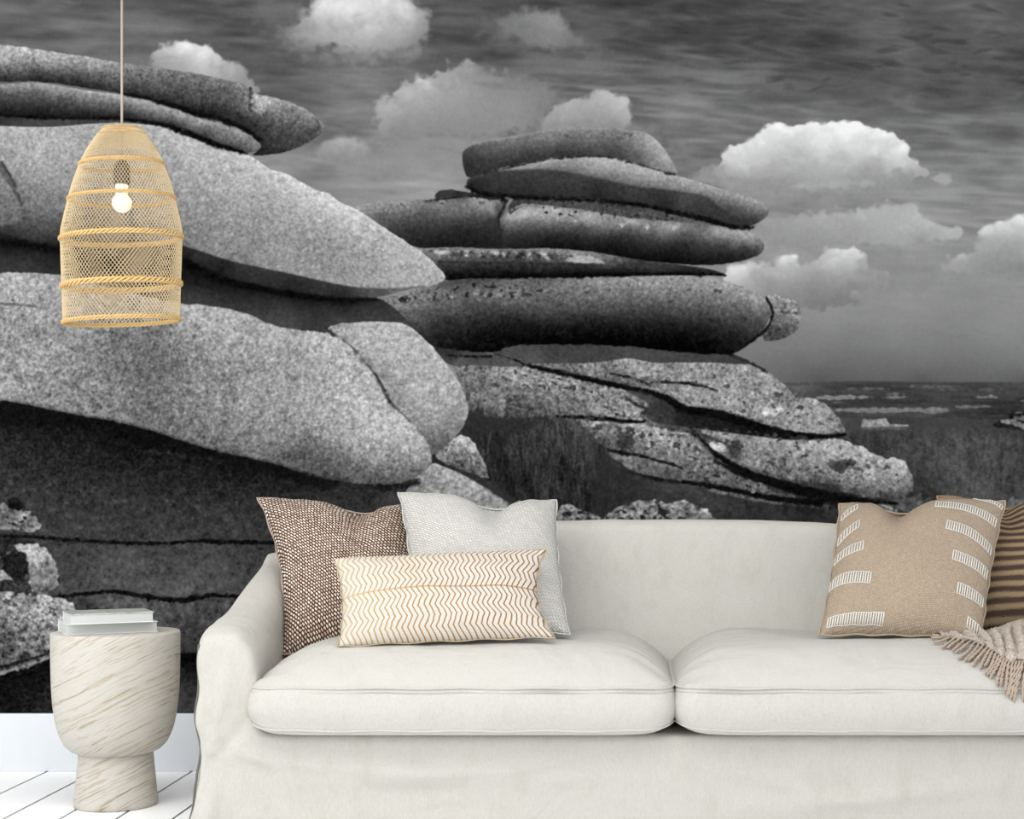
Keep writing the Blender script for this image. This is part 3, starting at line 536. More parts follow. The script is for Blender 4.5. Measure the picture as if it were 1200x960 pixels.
# C slab
fill([(-70,98),(0,99),(33,97),(60,99),(100,106),(140,111),(173,117),(200,125),(227,135),(240,138),(247,137),(267,146),(287,155),(300,163),(306,172),(300,178),(283,178),(260,170),(240,162),(213,151),(183,144),(143,139),(100,138),(50,137),(0,134),(-70,132)],
     [(0,100,150),(33,98,155),(60,101,165),(100,108,170),(140,114,172),(175,121,165),(205,132,160),(235,145,150),(265,150,140),(290,162,140),(302,172,120),(0,110,85),(40,108,95),(80,114,100),(130,122,100),(180,132,110),(225,148,110),(260,162,100),
      (0,125,42),(50,128,42),(100,130,50),(150,134,48),(200,144,50),(240,158,55),(280,174,62)], t=(9, 5), sy=1.8)
line([(-60,134),(0,135),(50,138),(100,139),(143,140),(183,145),(215,154),(240,165),(262,173),(290,180)], [4, 4, 4, 3, 3, 4, 6, 7, 6, 2], 12, f=1.6)
line([(225,133),(240,140),(255,141),(270,149)], [2, 1.6, 1.6], 60, op=.8)
# A slab
fill([(-70,54),(0,53),(20,55),(50,59),(83,64),(110,68),(143,74),(173,77),(200,82),(233,87),(260,93),(283,98),(295,106),(300,110),(310,112),(333,118),(357,128),(373,140),(380,149),(376,157),(360,168),(340,177),(320,181),(297,182),(306,173),(300,162),(287,153),(267,144),(240,134),(220,128),(200,121),(173,114),(143,110),(100,103),(67,98),(33,96),(0,96),(-70,96)],
     [(0,60,178),(40,66,175),(80,70,165),(120,76,160),(0,75,165),(60,78,130),(100,84,110),(150,80,130),(200,90,112),(250,98,108),(285,106,112),(300,116,165),(315,120,160),(335,124,135),(365,138,125),(376,150,90),
      (0,84,72),(50,86,62),(90,92,58),(130,100,72),(160,96,90),(190,105,78),(230,112,80),(270,118,85),(290,125,105),(0,94,38),(60,96,36),(110,102,40),(150,108,45),(200,118,42),(240,128,35),(280,135,55),(310,140,80),(340,150,82),(300,155,42),(320,172,50),(350,165,66),(370,155,75),(290,140,50)], t=(12, 6), sy=1.4, wob=.3)
line([(145,111),(175,116),(203,124),(232,134),(262,141),(288,152),(303,164)], [3, 4, 6, 6, 6, 5, 4], 14, f=2)
fill([(294,112),(303,112),(318,118),(312,126),(306,134),(295,128)], [(300,116,160),(312,120,170),(304,130,150)], f=3, t=(14, 8), wob=.8)
line([(294,104),(293,114),(294,128)], [3, 3, 2], 50, op=.85)
line([(305,113),(333,119),(357,129),(373,141),(379,149)], [1.5, 1.5], 172, op=.7)
dk = np.clip((75 - IMG) / 40, 0, 1) * np.clip(IMG / 40, 0, 1) * (_yy > 470) * (_xx < 480)
IMG += 6 * dk * FINE * .8 + 1.2 * FINE
IMG = np.where(IMG < 0, 0, IMG)
PRINT = np.clip(IMG, 4, 252) / 255.0

# ======================= materials of the room
WALL_Y = 4.91
def plain(name, c, rough=.9, spec=.2, var=.03, sc=8, bump=0, bsc=60):
    m = Mat(name, rough, spec); v = m.coord()
    n = m.noise(v, sc, 3)
    m.col(m.mix(n, tuple(max(0, x * (1 - var)) for x in c[:3]) + (1,), tuple(min(1, x * (1 + var)) for x in c[:3]) + (1,)))
    if bump: m.bump(m.noise(v, bsc, 2), bump, .001)
    return m
M_paint = plain('white_wall_paint', (.86, .87, .88, 1), .8, .2, .02)
M_base = plain('white_baseboard_paint', (.645, .668, .70, 1), .55, .3, .015)
M_ceil = plain('ceiling_paint', (.85, .85, .85, 1))
M_gap = plain('dark_gap_between_boards', (.012, .012, .013, 1), .95, .05)
M_plank = Mat('white_painted_floorboard', .42, .35)
v = M_plank.coord('Object', (14, .9, 1)); n1 = M_plank.noise(v, 6, 4, .6)
M_plank.col(M_plank.mix(n1, (.93, .935, .94, 1), (.985, .985, .985, 1))); M_plank.bump(n1, .06, .001)

# ======================= the wallpaper with the printed black and white landscape
# the print is plotted 1 unit = 1 / 369.9 m on the wall and continues mirrored beyond the plotted width
img = bpy.data.images.new('rock_landscape_print', PW, PH)
img.colorspace_settings.name = 'sRGB'
buf = np.ones((PH, PW, 4), np.float32); buf[:, :, :3] = PRINT[::-1, :, None]
img.pixels.foreach_set(buf.ravel()); img.update(); img.pack()
M_mural = Mat('printed_wallpaper', 1.0, 0.0)
tx = M_mural.n('ShaderNodeTexImage', image=img, extension='MIRROR', interpolation='Cubic')
M_mural.l(M_mural.n('ShaderNodeTexCoord').outputs['UV'], tx.inputs[0])
GAIN = .705
M_mural.col(M_mural.mix(1.0, tx.outputs[0], (GAIN, GAIN, GAIN, 1), 'MULTIPLY'))
CEIL = 2.62; BB = .1825
K = F_PX / WALL_Y
def wall_uv(x, z): return ((x * K + CX - PX0) / PW, 1 - ((EYE - z) * K + CY - PY0) / PH)
xl, xr = -3.2, 3.6; yb = WALL_Y - .004
vs = [(xl, yb, BB), (xr, yb, BB), (xr, yb, CEIL), (xl, yb, CEIL), (xl, yb + .004, BB), (xr, yb + .004, BB), (xr, yb + .004, CEIL), (xl, yb + .004, CEIL)]
fs = [(0, 1, 2, 3), (7, 6, 5, 4), (4, 5, 1, 0), (1, 5, 6, 2), (2, 6, 7, 3), (3, 7, 4, 0)]
me = mesh('wall_mural', vs, fs, [wall_uv(a[0], a[2]) for a in vs])
tag(link('wall_mural', me, M_mural, smooth=False), 'black and white photo wallpaper of stacked granite boulders under a cloudy sky behind the sofa', 'wallpaper')

# ======================= room shell
def struct(name, me, m, parent=None):
    o = link(name, me, m, parent, smooth=False)
    if not parent: o['kind'] = 'structure'
    return o
struct('wall_back', box(xl - .1, xr + .1, WALL_Y, WALL_Y + .12, 0, CEIL), M_paint)
struct('ceiling', box(xl - .1, xr + .1, .9, WALL_Y + .12, CEIL, CEIL + .1), M_ceil)
me = box(xl, xr, WALL_Y - .018, WALL_Y, 0, BB, .003)
struct('baseboard_back', me, M_base)
fl = struct('floor', box(xl - .1, xr + .1, .2, WALL_Y + .12, -.08, -.004), M_gap)
pitch = .152
pm = box(-pitch / 2 + .0040, pitch / 2 - .0040, .2, WALL_Y, -.0045, 0, .0005)
pm.materials.append(M_plank.m)
k = 0
x = -1.846 - pitch * 8.5
while x < 3.4:
    o = bpy.data.objects.new('floorboard', pm); COL.objects.link(o); o.location = (x, 0, 0); o.parent = fl
    x += pitch

# ======================= sofa
def linen(name, c0, c1, bump=.35):
    m = Mat(name, .95, .12); v = m.coord('Object', (2.4, 2.4, .9))
    blot = m.noise(v, 9, 5, .6); blot = m.ramp(blot, [(.52, c0), (.74, c1)])
    w1 = m.n('ShaderNodeTexWave', i_Vector=m.coord(), i_Scale=170.0, i_Distortion=1.5, i_Detail=1.0); w1.bands_direction = 'X'
    w2 = m.n('ShaderNodeTexWave', i_Vector=m.coord(), i_Scale=170.0, i_Distortion=1.5, i_Detail=1.0); w2.bands_direction = 'Z'
    th = m.math('ADD', w1.outputs['Fac'], w2.outputs['Fac']); fine = m.noise(m.coord('Object', (1, 1, 1)), 260, 2)
    h = m.math('ADD', m.math('MULTIPLY', th, .35), fine)
    col = m.mix(m.math('MULTIPLY', m.math('SUBTRACT', fine, .35), .35), blot, (.30, .28, .25, 1))
    th2 = m.noise(m.coord('Object', (420, 420, 70)), 1, 2, .7)
    col = m.mix(m.math('MULTIPLY', m.math('SUBTRACT', th2, .42), .9), col, (.30, .29, .26, 1))
    m.col(col); wr = m.noise(m.coord('Object', (1, 1, .8)), 6.5, 4, .5, .9); m.bump(h, bump, .0016, wr, .55, .022); return m
M_linen = linen('off_white_linen_slipcover', (.490, .475, .440, 1), (.456, .435, .392, 1))
M_cush = linen('off_white_linen_cushion', (.496, .483, .450, 1), (.475, .458, .42, 1), .35)
M_pipe = plain('linen_piping', (.38, .37, .345, 1), .95, .1)
SXC = .109                                              # the sofa's middle
sofa = thing('sofa', 'large off white linen slipcovered sofa with sloping arms in front of the rock wallpaper', 'sofa', (SXC, 4.3, 0))
SO = Vector((SXC, 4.3, 0))
ARM_TOP = [(3.86, .530), (3.93, .545), (4.0, .553), (4.14, .578), (4.257, .612), (4.40, .650), (4.55, .684), (4.66, .697), (4.76, .700)]
def arm_parts(sgn):
    """one arm as a loft of rounded sections; sgn -1 is the left arm"""
    vs, fs = [], []; st = np.linspace(3.86, 4.76, 30)
    for i, D in enumerate(st):
        zt = srgb_curve(ARM_TOP, D); inner = interp(D, [3.86, 3.95, 4.3, 4.76], [1.048, 1.054, 1.066, 1.09]) ; outer = 1.201
        e = min(1, (D - 3.86) / .05); rd = .012 * (1 - e)
        outer -= rd; zt -= rd * .6; inner += 0
        R0, R1 = .05, min(.07, (outer - inner) * .5)
        sec = [(outer + .0, .008), (outer, .2), (outer, zt - R0 - .1), (outer, zt - R0)]
        for a in (20, 45, 70, 90): sec.append((outer - R0 * .8 + R0 * .8 * math.cos(math.radians(a)), zt - R0 + R0 * math.sin(math.radians(a))))
        for a in (90, 65, 40, 15, 0): sec.append((inner + R1 - R1 * math.cos(math.radians(90 - a)) * 1 if False else inner + R1 - R1 * math.sin(math.radians(90 - a)), zt - R1 * 1.3 + R1 * 1.3 * math.cos(math.radians(90 - a))))
        sec += [(inner - .006, zt - .16), (inner - .012, .25), (inner - .012, .008)]
        n = len(sec)
        for X, Z in sec: vs.append((SXC + sgn * X, D, Z))
    for i in range(len(st) - 1):
        for j in range(n): fs.append((i * n + j, i * n + (j + 1) % n, (i + 1) * n + (j + 1) % n, (i + 1) * n + j))
    fs.append(tuple(range(n))[::-1]); fs.append(tuple((len(st) - 1) * n + j for j in range(n)))
    if sgn < 0: fs = [f[::-1] for f in fs]
    return vs, fs
def back_part():
    vs, fs = [], []; xs = np.linspace(-1.19, 1.19, 40)
    for x in xs:
        zt = .806 - .108 * (abs(x) / 1.2) ** 2.1
        sec = [(4.40, .10), (4.42, .40), (4.49, .60)]
        yf, yr, R = 4.515, 4.76, .055
        for a in (180, 150, 120, 95): sec.append((yf + .012 + R + R * math.cos(math.radians(a)), zt - R + R * math.sin(math.radians(a))))
        for a in (70, 40, 0): sec.append((yr - R + R * math.cos(math.radians(a)), zt - .012 - R + R * math.sin(math.radians(a))))
        sec += [(yr, .4), (yr, .008), (4.40, .008)]; n = len(sec)
        for Y, Z in sec: vs.append((SXC + x, Y, Z))
    for i in range(len(xs) - 1):
        for j in range(n): fs.append((i * n + j, i * n + (j + 1) % n, (i + 1) * n + (j + 1) % n, (i + 1) * n + j))
    fs.append(tuple(range(n))[::-1]); fs.append(tuple((len(xs) - 1) * n + j for j in range(n)))
    return vs, fs
bmb = bmesh.new()
for vf in (arm_parts(-1), arm_parts(1), back_part()):
    me = mesh('t', *vf); bmb.from_mesh(me)
bmb.from_mesh(box(SXC - 1.13, SXC + 1.13, 3.862, 4.7, .008, .278, .01))
bmesh.ops.recalc_face_normals(bmb, faces=bmb.faces[:])
me = bpy.data.meshes.new('union'); bmb.to_mesh(me); bmb.free()
uo = bpy.data.objects.new('union', me); COL.objects.link(uo)
md = uo.modifiers.new('r', 'REMESH'); md.mode = 'VOXEL'; md.voxel_size = .0125
ms = uo.modifiers.new('s', 'SMOOTH'); ms.iterations = 7; ms.factor = .5
dg = bpy.context.evaluated_depsgraph_get(); full = bpy.data.meshes.new_from_object(uo.evaluated_get(dg))
bpy.data.objects.remove(uo)
nrm = [v.normal.copy() for v in full.vertices]
def fold(px, pz, ang, length, width):           # a long soft drape ridge on the front
    return (px, pz, math.cos(ang), math.sin(ang), length, width)
FOLDS = [(-.60, .196, -.10, .10, .013, .006), (-.42, .187, .03, .16, .012, .0065), (-.25, .194, .22, .09, .012, .005), (-.78, .20, -.12, .25, .018, .006), (-.45, .165, .02, .32, .02, .006), (-.2, .19, .15, .3, .02, -.004), (.35, .16, -.25, .2, .018, .004), (.62, .12, .1, .35, .022, .005), (-1.0, .26, .9, .12, .015, -.005),
         (-.97, .24, -.5, .10, .012, .005), (-1.03, .33, 1.35, .2, .02, .004)]
for i, v in enumerate(full.vertices):
    c = v.co; q = c * 3.0
    d = noise.noise(q) * .005 + noise.noise(Vector((c.x * 9, c.y * 9, c.z * 4))) * .0026
    if c.y < 3.93:
        for (fx, fz, an, L, W, A) in FOLDS:
            dx, dz = c.x - fx, c.z - fz; s = dx * math.cos(an) + dz * math.sin(an); t = -dx * math.sin(an) + dz * math.cos(an)
            d += 1.7 * A * math.exp(-(s / L) ** 2 - (t / W) ** 2)
    if c.x < -1.06 and c.z < .5: d += .004 * math.sin(c.z * 42 + 1) + .003 * math.sin(c.z * 23)
    if c.z < .16 and abs(c.x - SXC) > 1.15: d += (.16 - c.z) * .22
    v.co = c + nrm[i] * d
def split(keep, name):
    bm = bmesh.new(); bm.from_mesh(full)
    bmesh.ops.delete(bm, geom=[f for f in bm.faces if not keep(f.calc_center_median())], context='FACES')
    for v in bm.verts: v.co -= SO
    me = bpy.data.meshes.new(name); bm.to_mesh(me); bm.free()
    return link(name, me, M_linen, sofa)
isarmL = lambda c: c.x < SXC - 1.04 + max(0, (4.2 - c.y)) * .22 and not isback(c)
isarmR = lambda c: c.x > SXC + 1.04 - max(0, (4.2 - c.y)) * .22 and not isback(c)
isback = lambda c: c.y > 4.40 and abs(c.x - SXC) < 1.11 and c.z > .2 or (c.y > 4.64)
split(lambda c: isarmL(c), 'arm'); split(lambda c: isarmR(c), 'arm'); split(isback, 'backrest')
split(lambda c: not (isarmL(c) or isarmR(c) or isback(c)), 'base')
# side seam on each arm's outer front edge, its shadow line painted dark
for sg in (-1, 1):
    pts = []
    for i in range(60):
        z = .50 - i * .49 / 59
        xx = 1.1925 + .004 * math.sin(z * 42 + 1) + .003 * math.sin(z * 23) + (max(0, .16 - z) * .2)
        pts.append(Vector((sg * xx, 3.872 - SO.y + .004 * math.sin(z * 30), z)))
    o = link('side_seam_shadow', mesh('side_seam_shadow', *tube(pts, .0032, 6)), plain('painted_seam_shade', (.13, .125, .115, 1), .95, .05), sofa)

# seat cushions
CU = dict(y0=3.815, y1=4.47, zs=.397, zb=.292, crown=.1)
def hprof(t): t = min(1, max(0, t)); return 1 - (1 - t) ** 3.1
def cush_z(x, y, x0, x1):
    hx = min(x - x0, x1 - x); hy = y - CU['y0']; hb = CU['y1'] - y + .12
    a = hprof(hx / .25) * hprof(hy / .30) * hprof(hb / .3)
    z = CU['zs'] + CU['crown'] * max(0, a) ** .9
    z += a * (.009 * noise.noise(Vector((x * 5, y * 5, 1))) + .003 * noise.noise(Vector((x * 16, y * 9, 4))))
    e = math.exp(-hx / .10) * math.exp(-max(0, hy - .0) / .35)                       # gathers by the end seams
    z += .008 * e * a ** .3 * math.sin(y * 75 + 3 * noise.noise(Vector((x * 6, y * 6, 2))) + x * 25)
    return z
def outline(x0, x1, n=200, grow=0.0):
    pts = []; cx, cy = (x0 + x1) / 2, (CU['y0'] + CU['y1']) / 2; hx, hy = (x1 - x0) / 2 + grow, (CU['y1'] - CU['y0']) / 2 + grow; r = .07
    per = []
    for cxs, cys, a0 in ((1, -1, -90), (1, 1, 0), (-1, 1, 90), (-1, -1, 180)):
        for j in range(9):
            a = math.radians(a0 + j * 90 / 8); per.append((cx + cxs * (hx - r) + r * math.cos(a), cy + cys * (hy - r) + r * math.sin(a)))
    per.append(per[0]); d = [0]
    for i in range(1, len(per)): d.append(d[-1] + math.dist(per[i], per[i - 1]))
    for i in range(n):
        t = d[-1] * i / n; pts.append((interp(t, d, [q[0] for q in per]), interp(t, d, [q[1] for q in per])))
    return pts
def cushion(x0, x1, name):
    N = 260; out = outline(x0, x1, N); cx, cy = (x0 + x1) / 2, (CU['y0'] + CU['y1']) / 2; vs = []; rings = 0
    zs, zb = CU['zs'], CU['zb']
    def ring(s, z=None, bulge=0):
        nonlocal rings
        for (x, y) in out:
            X = cx + (x - cx) * s; Y = cy + (y - cy) * s
            if bulge:
                dx, dy = x - cx, y - cy; X += bulge * dx / ((x1 - x0) / 2) ; Y += bulge * dy / ((CU['y1'] - CU['y0']) / 2)
                w = .0035 * noise.noise(Vector((x * 7, y * 7, z * 9))); Y += w if y < CU['y0'] + .03 else 0
            Z = z if z is not None else cush_z(max(x0, min(x1, X)), max(CU['y0'], Y), x0, x1)
            if z is not None and z < zb + .05: Z += .022 * math.exp(-max(0, min(x - x0, x1 - x)) / .035) * (zb + .05 - z) / .06
            vs.append((X, Y, Z))
        rings += 1
    for s in (.3, .7, .93): ring(s, .279)
    ring(.985, .281); ring(1, zb - .004)
    for k in range(7):
        t = k / 6; ring(1, zb + (zs - zb) * t, .012 * math.sin(math.pi * t) + .0001)
    for s in (.995, .985, .97, .95, .925, .9, .87, .84, .8, .76, .71, .66, .6, .52, .44, .35, .26, .17, .08): ring(s)
    fs = []
    for i in range(rings - 1):
        for j in range(N): fs.append((i * N + j, i * N + (j + 1) % N, (i + 1) * N + (j + 1) % N, (i + 1) * N + j))
    fs.append(tuple(range(N))[::-1]); fs.append(tuple((rings - 1) * N + j for j in range(N)))
    c = link(name, mesh(name, shift(vs, SO), fs), M_cush, sofa)
    for z, g in ((zs, .0015), (zs - .011, .0035), (zb, .0015)):
        pp = [Vector((x, y, z + .0012 * math.sin(x * 31 + y * 17) + (.018 * math.exp(-max(0, min(x - x0, x1 - x)) / .035) if z == zb else 0))) - SO for x, y in outline(x0, x1, 220, g)]
        link('piping', mesh('piping', *tube(pp, .0030 if z != zs - .011 else .0016, 6, True)), M_pipe if z == zs - .011 else M_cush, c)
C1 = (-.948, .1045); C2 = (.1115, 1.166)
cushion(*C1, 'seat_cushion'); cushion(*C2, 'seat_cushion')

# ======================= throw pillows
class Pillow:
    def __init__(s, tl, tr, br, bl, T, sag=.05, chop=(0, .3, 0), seed=0, back=.35, su=None):
        s.c = (tl, tr, br, bl); s.T = T; s.sag = sag; s.su = su or (sag, sag); s.ch = chop; s.seed = seed; s.back = back
        s.n = (tr - tl + br - bl).cross(tl - bl + tr - br).normalized()      # towards the viewer
        if s.n.y > 0: s.n = -s.n
    def base(s, u, v):
        cc, cw, cd = s.ch
        sg = s.sag
        U = u * (1 - (s.su[0] if u < 0 else s.su[1]) * (1 - v * v)); V = v * (1 - sg * (1 - u * u))
        V -= cd * math.exp(-((u - cc) / cw) ** 2) * max(0, (v + 1) / 2) ** 2.2
        a, b = (U + 1) / 2, (V + 1) / 2
        tl, tr, br, bl = s.c
        return (bl * (1 - a) + br * a) * (1 - b) + (tl * (1 - a) + tr * a) * b
    def S(s, u, v, side=1, lift=0):
        cc, cw, cd = s.ch
        t = (max(0, 1 - abs(u) ** 2.6) * max(0, 1 - abs(v) ** 2.6)) ** .55
        f = s.T * t * (1 - s.back if side > 0 else -s.back)
        if side > 0 and cd: f -= s.T * .45 * math.exp(-((u - cc) / (cw * .55)) ** 2) * max(0, v) ** 1.5 * t ** .5
        p = s.base(u, v)
        w = noise.noise(Vector((u * 1.6 + s.seed, v * 1.6, s.seed))) * .012 * t + noise.noise(Vector((u * 4 + s.seed, v * 4, s.seed + 5))) * .004 * t
        ed = math.exp(-(1 - max(abs(u), abs(v))) / .12); w += .0035 * ed * math.sin((u if abs(v) > abs(u) else v) * 26 + s.seed) * t ** .3
        return p + s.n * (f + (w if side > 0 else 0) + lift)
def build_pillow(name, label, pl, mat, n=44, pipe=None, pr=.004, uvs=(1, 1)):
    base = (pl.c[2] + pl.c[3]) / 2; root = thing(name, label, 'pillow', base)
    vs, fs, uv = [], [], []
    g = [math.sin(math.pi / 2 * (2 * i / n - 1)) * .5 + (2 * i / n - 1) * .5 for i in range(n + 1)]
    for side in (1, -1):
        for v in g:
            for u in g: vs.append(pl.S(u, v, side) - base); uv.append((u * uvs[0] * .5 + .5, v * uvs[1] * .5 + .5))
    m = n + 1
    for side in (0, 1):
        for j in range(n):
            for i in range(n):
                q = (side * m * m + j * m + i, side * m * m + j * m + i + 1, side * m * m + (j + 1) * m + i + 1, side * m * m + (j + 1) * m + i)
                fs.append(q if side == 0 else q[::-1])
    me = mesh('cover', vs, fs, uv); bm = bmesh.new(); bm.from_mesh(me); bmesh.ops.remove_doubles(bm, verts=bm.verts, dist=.0002); bm.to_mesh(me); bm.free()
    cv = link('cover', me, mat, root)
    if pipe:
        pts = []
        for k in range(60): pts.append((-1 + 2 * k / 60, -1))
        for k in range(60): pts.append((1, -1 + 2 * k / 60))
        for k in range(60): pts.append((1 - 2 * k / 60, 1))
        for k in range(60): pts.append((-1, 1 - 2 * k / 60))
        pp = [pl.base(u, v) - base + Vector((.002 * math.sin(i * .55), 0, .002 * math.cos(i * .47))) for i, (u, v) in enumerate(pts)]
        link('piping', mesh('piping', *tube(pp, pr, 6, True)), pipe, root)
    return root, base
# brown and cream basket weave
def weave(name, yarn, yarn2, gap, scale, rot, bw=.5, rh=.25, mort=.03, bump=.8, dist=.002, wobble=.02):
    m = Mat(name, .95, .1); uv = m.n('ShaderNodeTexCoord').outputs['UV']
    nn = m.n('ShaderNodeTexNoise', i_Vector=uv, i_Scale=9.0, i_Detail=2.0)
    off = m.n('ShaderNodeVectorMath', operation='MULTIPLY_ADD'); m.l(nn.outputs['Color'], off.inputs[0]); off.inputs[1].default_value = (wobble,) * 3; m.l(uv, off.inputs[2])
    mp = m.n('ShaderNodeMapping'); m.l(off.outputs[0], mp.inputs[0]); mp.inputs['Rotation'].default_value = (0, 0, rot)
    br = m.n('ShaderNodeTexBrick', i_Vector=mp.outputs[0], i_Scale=scale, i_Color1=yarn, i_Color2=yarn2, i_Mortar=gap)
    br.inputs['Mortar Size'].default_value = mort; br.inputs['Mortar Smooth'].default_value = .35; br.inputs['Brick Width'].default_value = bw; br.inputs['Row Height'].default_value = rh
    m.col(br.outputs['Color']); m.bump(m.math('SUBTRACT', 1.0, br.outputs['Fac']), bump, dist)
    return m
M_brown = weave('brown_and_cream_basket_weave', rgb(236, 224, 210), rgb(176, 156, 140), rgb(70, 46, 35), 15.5, .75, .40, .26, .068, 1.0, .0025, .03)
M_brownpipe = plain('brown_weave_hem', rgb(160, 144, 132), .95, .1, .25, 200)
M_white = weave('white_textured_weave', (.60, .585, .555, 1), (.50, .485, .46, 1), (.33, .32, .30, 1), 22, .6, .6, .3, .05, .8, .002, .02)
M_whitepipe = plain('white_hem', (.50, .49, .475, 1), .95, .1)
pb = Pillow(P(302, 583, 4.50), P(498, 592, 4.52), P(492, 752, 4.22), P(331, 768, 4.20), .15, .04, (.22, .35, .13), 1, su=(.15, .05))
build_pillow('throw_pillow', 'brown and cream basket weave square pillow against the left arm of the sofa', pb, M_brown, pipe=M_brownpipe, pr=.003)
pw = Pillow(P(467, 577, 4.40), P(652, 587, 4.42), P(667, 743, 4.10), P(482, 748, 4.10), .14, .03, (.18, .34, .16), 3, su=(.07, .05))
build_pillow('throw_pillow', 'plain white textured square pillow with a dented top, behind the zigzag pillow', pw, M_white, pipe=M_whitepipe, pr=.0025)
# zigzag lumbar pillow
M_zig = Mat('cream_cloth_with_ochre_zigzag_stripes', .95, .1); m = M_zig
sx = m.n('ShaderNodeSeparateXYZ'); m.l(m.n('ShaderNodeTexCoord').outputs['UV'], sx.inputs[0])
U, V = sx.outputs[0], sx.outputs[1]
dn = m.noise(m.coord('UV', (3, 3, 1)), 3, 2)
tri = m.math('PINGPONG', m.math('MULTIPLY', V, 10.0), 1.0)
s1 = m.math('ADD', m.math('MULTIPLY', U, 37.0), m.math('MULTIPLY', tri, .95)); s1 = m.math('ADD', s1, m.math('MULTIPLY', dn, .8))
fr = m.math('FRACT', s1); ln = m.math('SUBTRACT', 1.0, m.math('MULTIPLY', m.math('ABSOLUTE', m.math('SUBTRACT', fr, .5)), 5.2))
ln = m.math('MAXIMUM', ln, 0.0)
mid = m.math('SUBTRACT', 1.0, m.math('MULTIPLY', m.math('ABSOLUTE', m.math('SUBTRACT', V, .5)), 70.0)); mid = m.math('MAXIMUM', mid, 0.0)
thr = m.math('FRACT', m.math('MULTIPLY', V, 66.0)); thr = m.math('LESS_THAN', thr, .28); dots = m.math('MULTIPLY', thr, m.math('GREATER_THAN', m.math('FRACT', m.math('MULTIPLY', s1, 2.0)), .5))
fad = m.ramp(U, [(0, rgb(178, 152, 108)), (.35, rgb(156, 118, 62)), (1, rgb(130, 84, 32))])
c = m.mix(m.math('MULTIPLY', dots, .35), rgb(192, 188, 180), rgb(150, 141, 128)); c = m.mix(m.math('MINIMUM', m.math('MULTIPLY', ln, 1.6), 1.0), c, fad)
c = m.mix(m.math('MULTIPLY', mid, .8), c, fad)
m.col(c); m.bump(m.math('SUBTRACT', m.math('MULTIPLY', thr, -.5), ln), .5, .0015)
pz = Pillow(P(391, 655, 4.10), P(641, 644, 4.12), P(650, 747, 3.97), P(396, 758, 3.96), .09, .02, (0, .3, 0), 7, su=(.06, .13))
build_pillow('lumbar_pillow', 'small cream oblong pillow with ochre zigzag stripes, in front of the two square ones', pz, M_zig, pipe=plain('zigzag_hem', rgb(176, 160, 132), .95, .1, .2, 160), pr=.0018)
# tan pillow with stitched bands
M_tan = weave('tan_woven_cotton', rgb(176, 160, 142), rgb(160, 144, 126), rgb(112, 96, 80), 34, .78, .4, .26, .03, .6, .0012, .015)
M_tanpipe = plain('tan_hem', rgb(160, 146, 130), .95, .1)
M_stitch = plain('white_embroidery_yarn', (.66, .65, .61, 1), .95, .1)
pt = Pillow(P(984, 590, 4.40), P(1178, 588, 4.36), P(1150, 750, 4.04), P(960, 745, 4.06), .16, .035, (-.26, .30, .15), 11)
rt, bt = build_pillow('throw_pillow', 'tan square pillow with short white stitched bands, at the right end of the sofa', pt, M_tan, pipe=M_tanpipe, pr=.003)
def band(u0, u1, v0, v1, h=.065):
    parts = []; n = max(3, int(abs(u1 - u0) * 95 / 2.9)); dv0 = h
    f = lambda t, s: pt.S(u0 + (u1 - u0) * t, v0 + (v1 - v0) * t + s, 1, .0015) - bt
    for k in range(n + 1):
        t = k / n; parts.append(tube([f(t, -h), f(t, -h / 3), f(t, h / 3), f(t, h)], .0019, 4))
    for s in (-h, h): parts.append(tube([f(k / 16, s) for k in range(17)], .0012, 4))
    vs, fs = join(parts); link('stitched_band', mesh('stitched_band', vs, fs), M_stitch, rt)
for b in [(-.96, -.78, .66, .78, .06), (-.97, -.73, .28, .40), (-.975, -.64, -.02, .02), (-.98, -.48, -.38, -.47, .07), (-.92, -.24, -.90, -.915, .05),
          (.18, .95, .70, .56), (.36, .96, .30, .14), (.50, .96, -.14, -.20), (.62, .96, -.56, -.58), (.80, .965, -.88, -.93, .05), (.62, .985, .955, .86, .035)]: band(*b)
# striped pillow
M_str = Mat('tan_and_dark_brown_striped_weave', .95, .1); m = M_str
sx = m.n('ShaderNodeSeparateXYZ'); m.l(m.n('ShaderNodeTexCoord').outputs['UV'], sx.inputs[0])
nb = m.noise(m.coord('UV', (60, 60, 1)), 3, 3, .7); n2 = m.noise(m.coord('UV', (60, 160, 1)), 2, 2)
s = m.math('ADD', m.math('MULTIPLY', sx.outputs[1], 15.0), m.math('MULTIPLY', nb, .95)); fr = m.math('ABSOLUTE', m.math('SUBTRACT', m.math('FRACT', s), .5))
st = m.n('ShaderNodeMapRange', i_0=fr, i_1=.22, i_2=.32, i_3=1.0, i_4=0.0).outputs[0]
c = m.mix(n2, rgb(126, 106, 80), rgb(178, 156, 124)); c2 = m.mix(n2, rgb(38, 28, 26), rgb(104, 84, 72))
m.col(m.mix(st, c, c2)); m.bump(m.math('ADD', m.math('MULTIPLY', fr, 1.2), n2), .8, .003)
ps = Pillow(P(1099, 581, 4.56), P(1302, 590, 4.54), P(1292, 744, 4.26), P(1128, 743, 4.26), .15, .04, (-.30, .30, .14), 17)
build_pillow('throw_pillow', 'dark brown and tan striped pillow behind the tan one at the right edge', ps, M_str, pipe=plain('striped_hem', rgb(150, 122, 92), .95, .1))

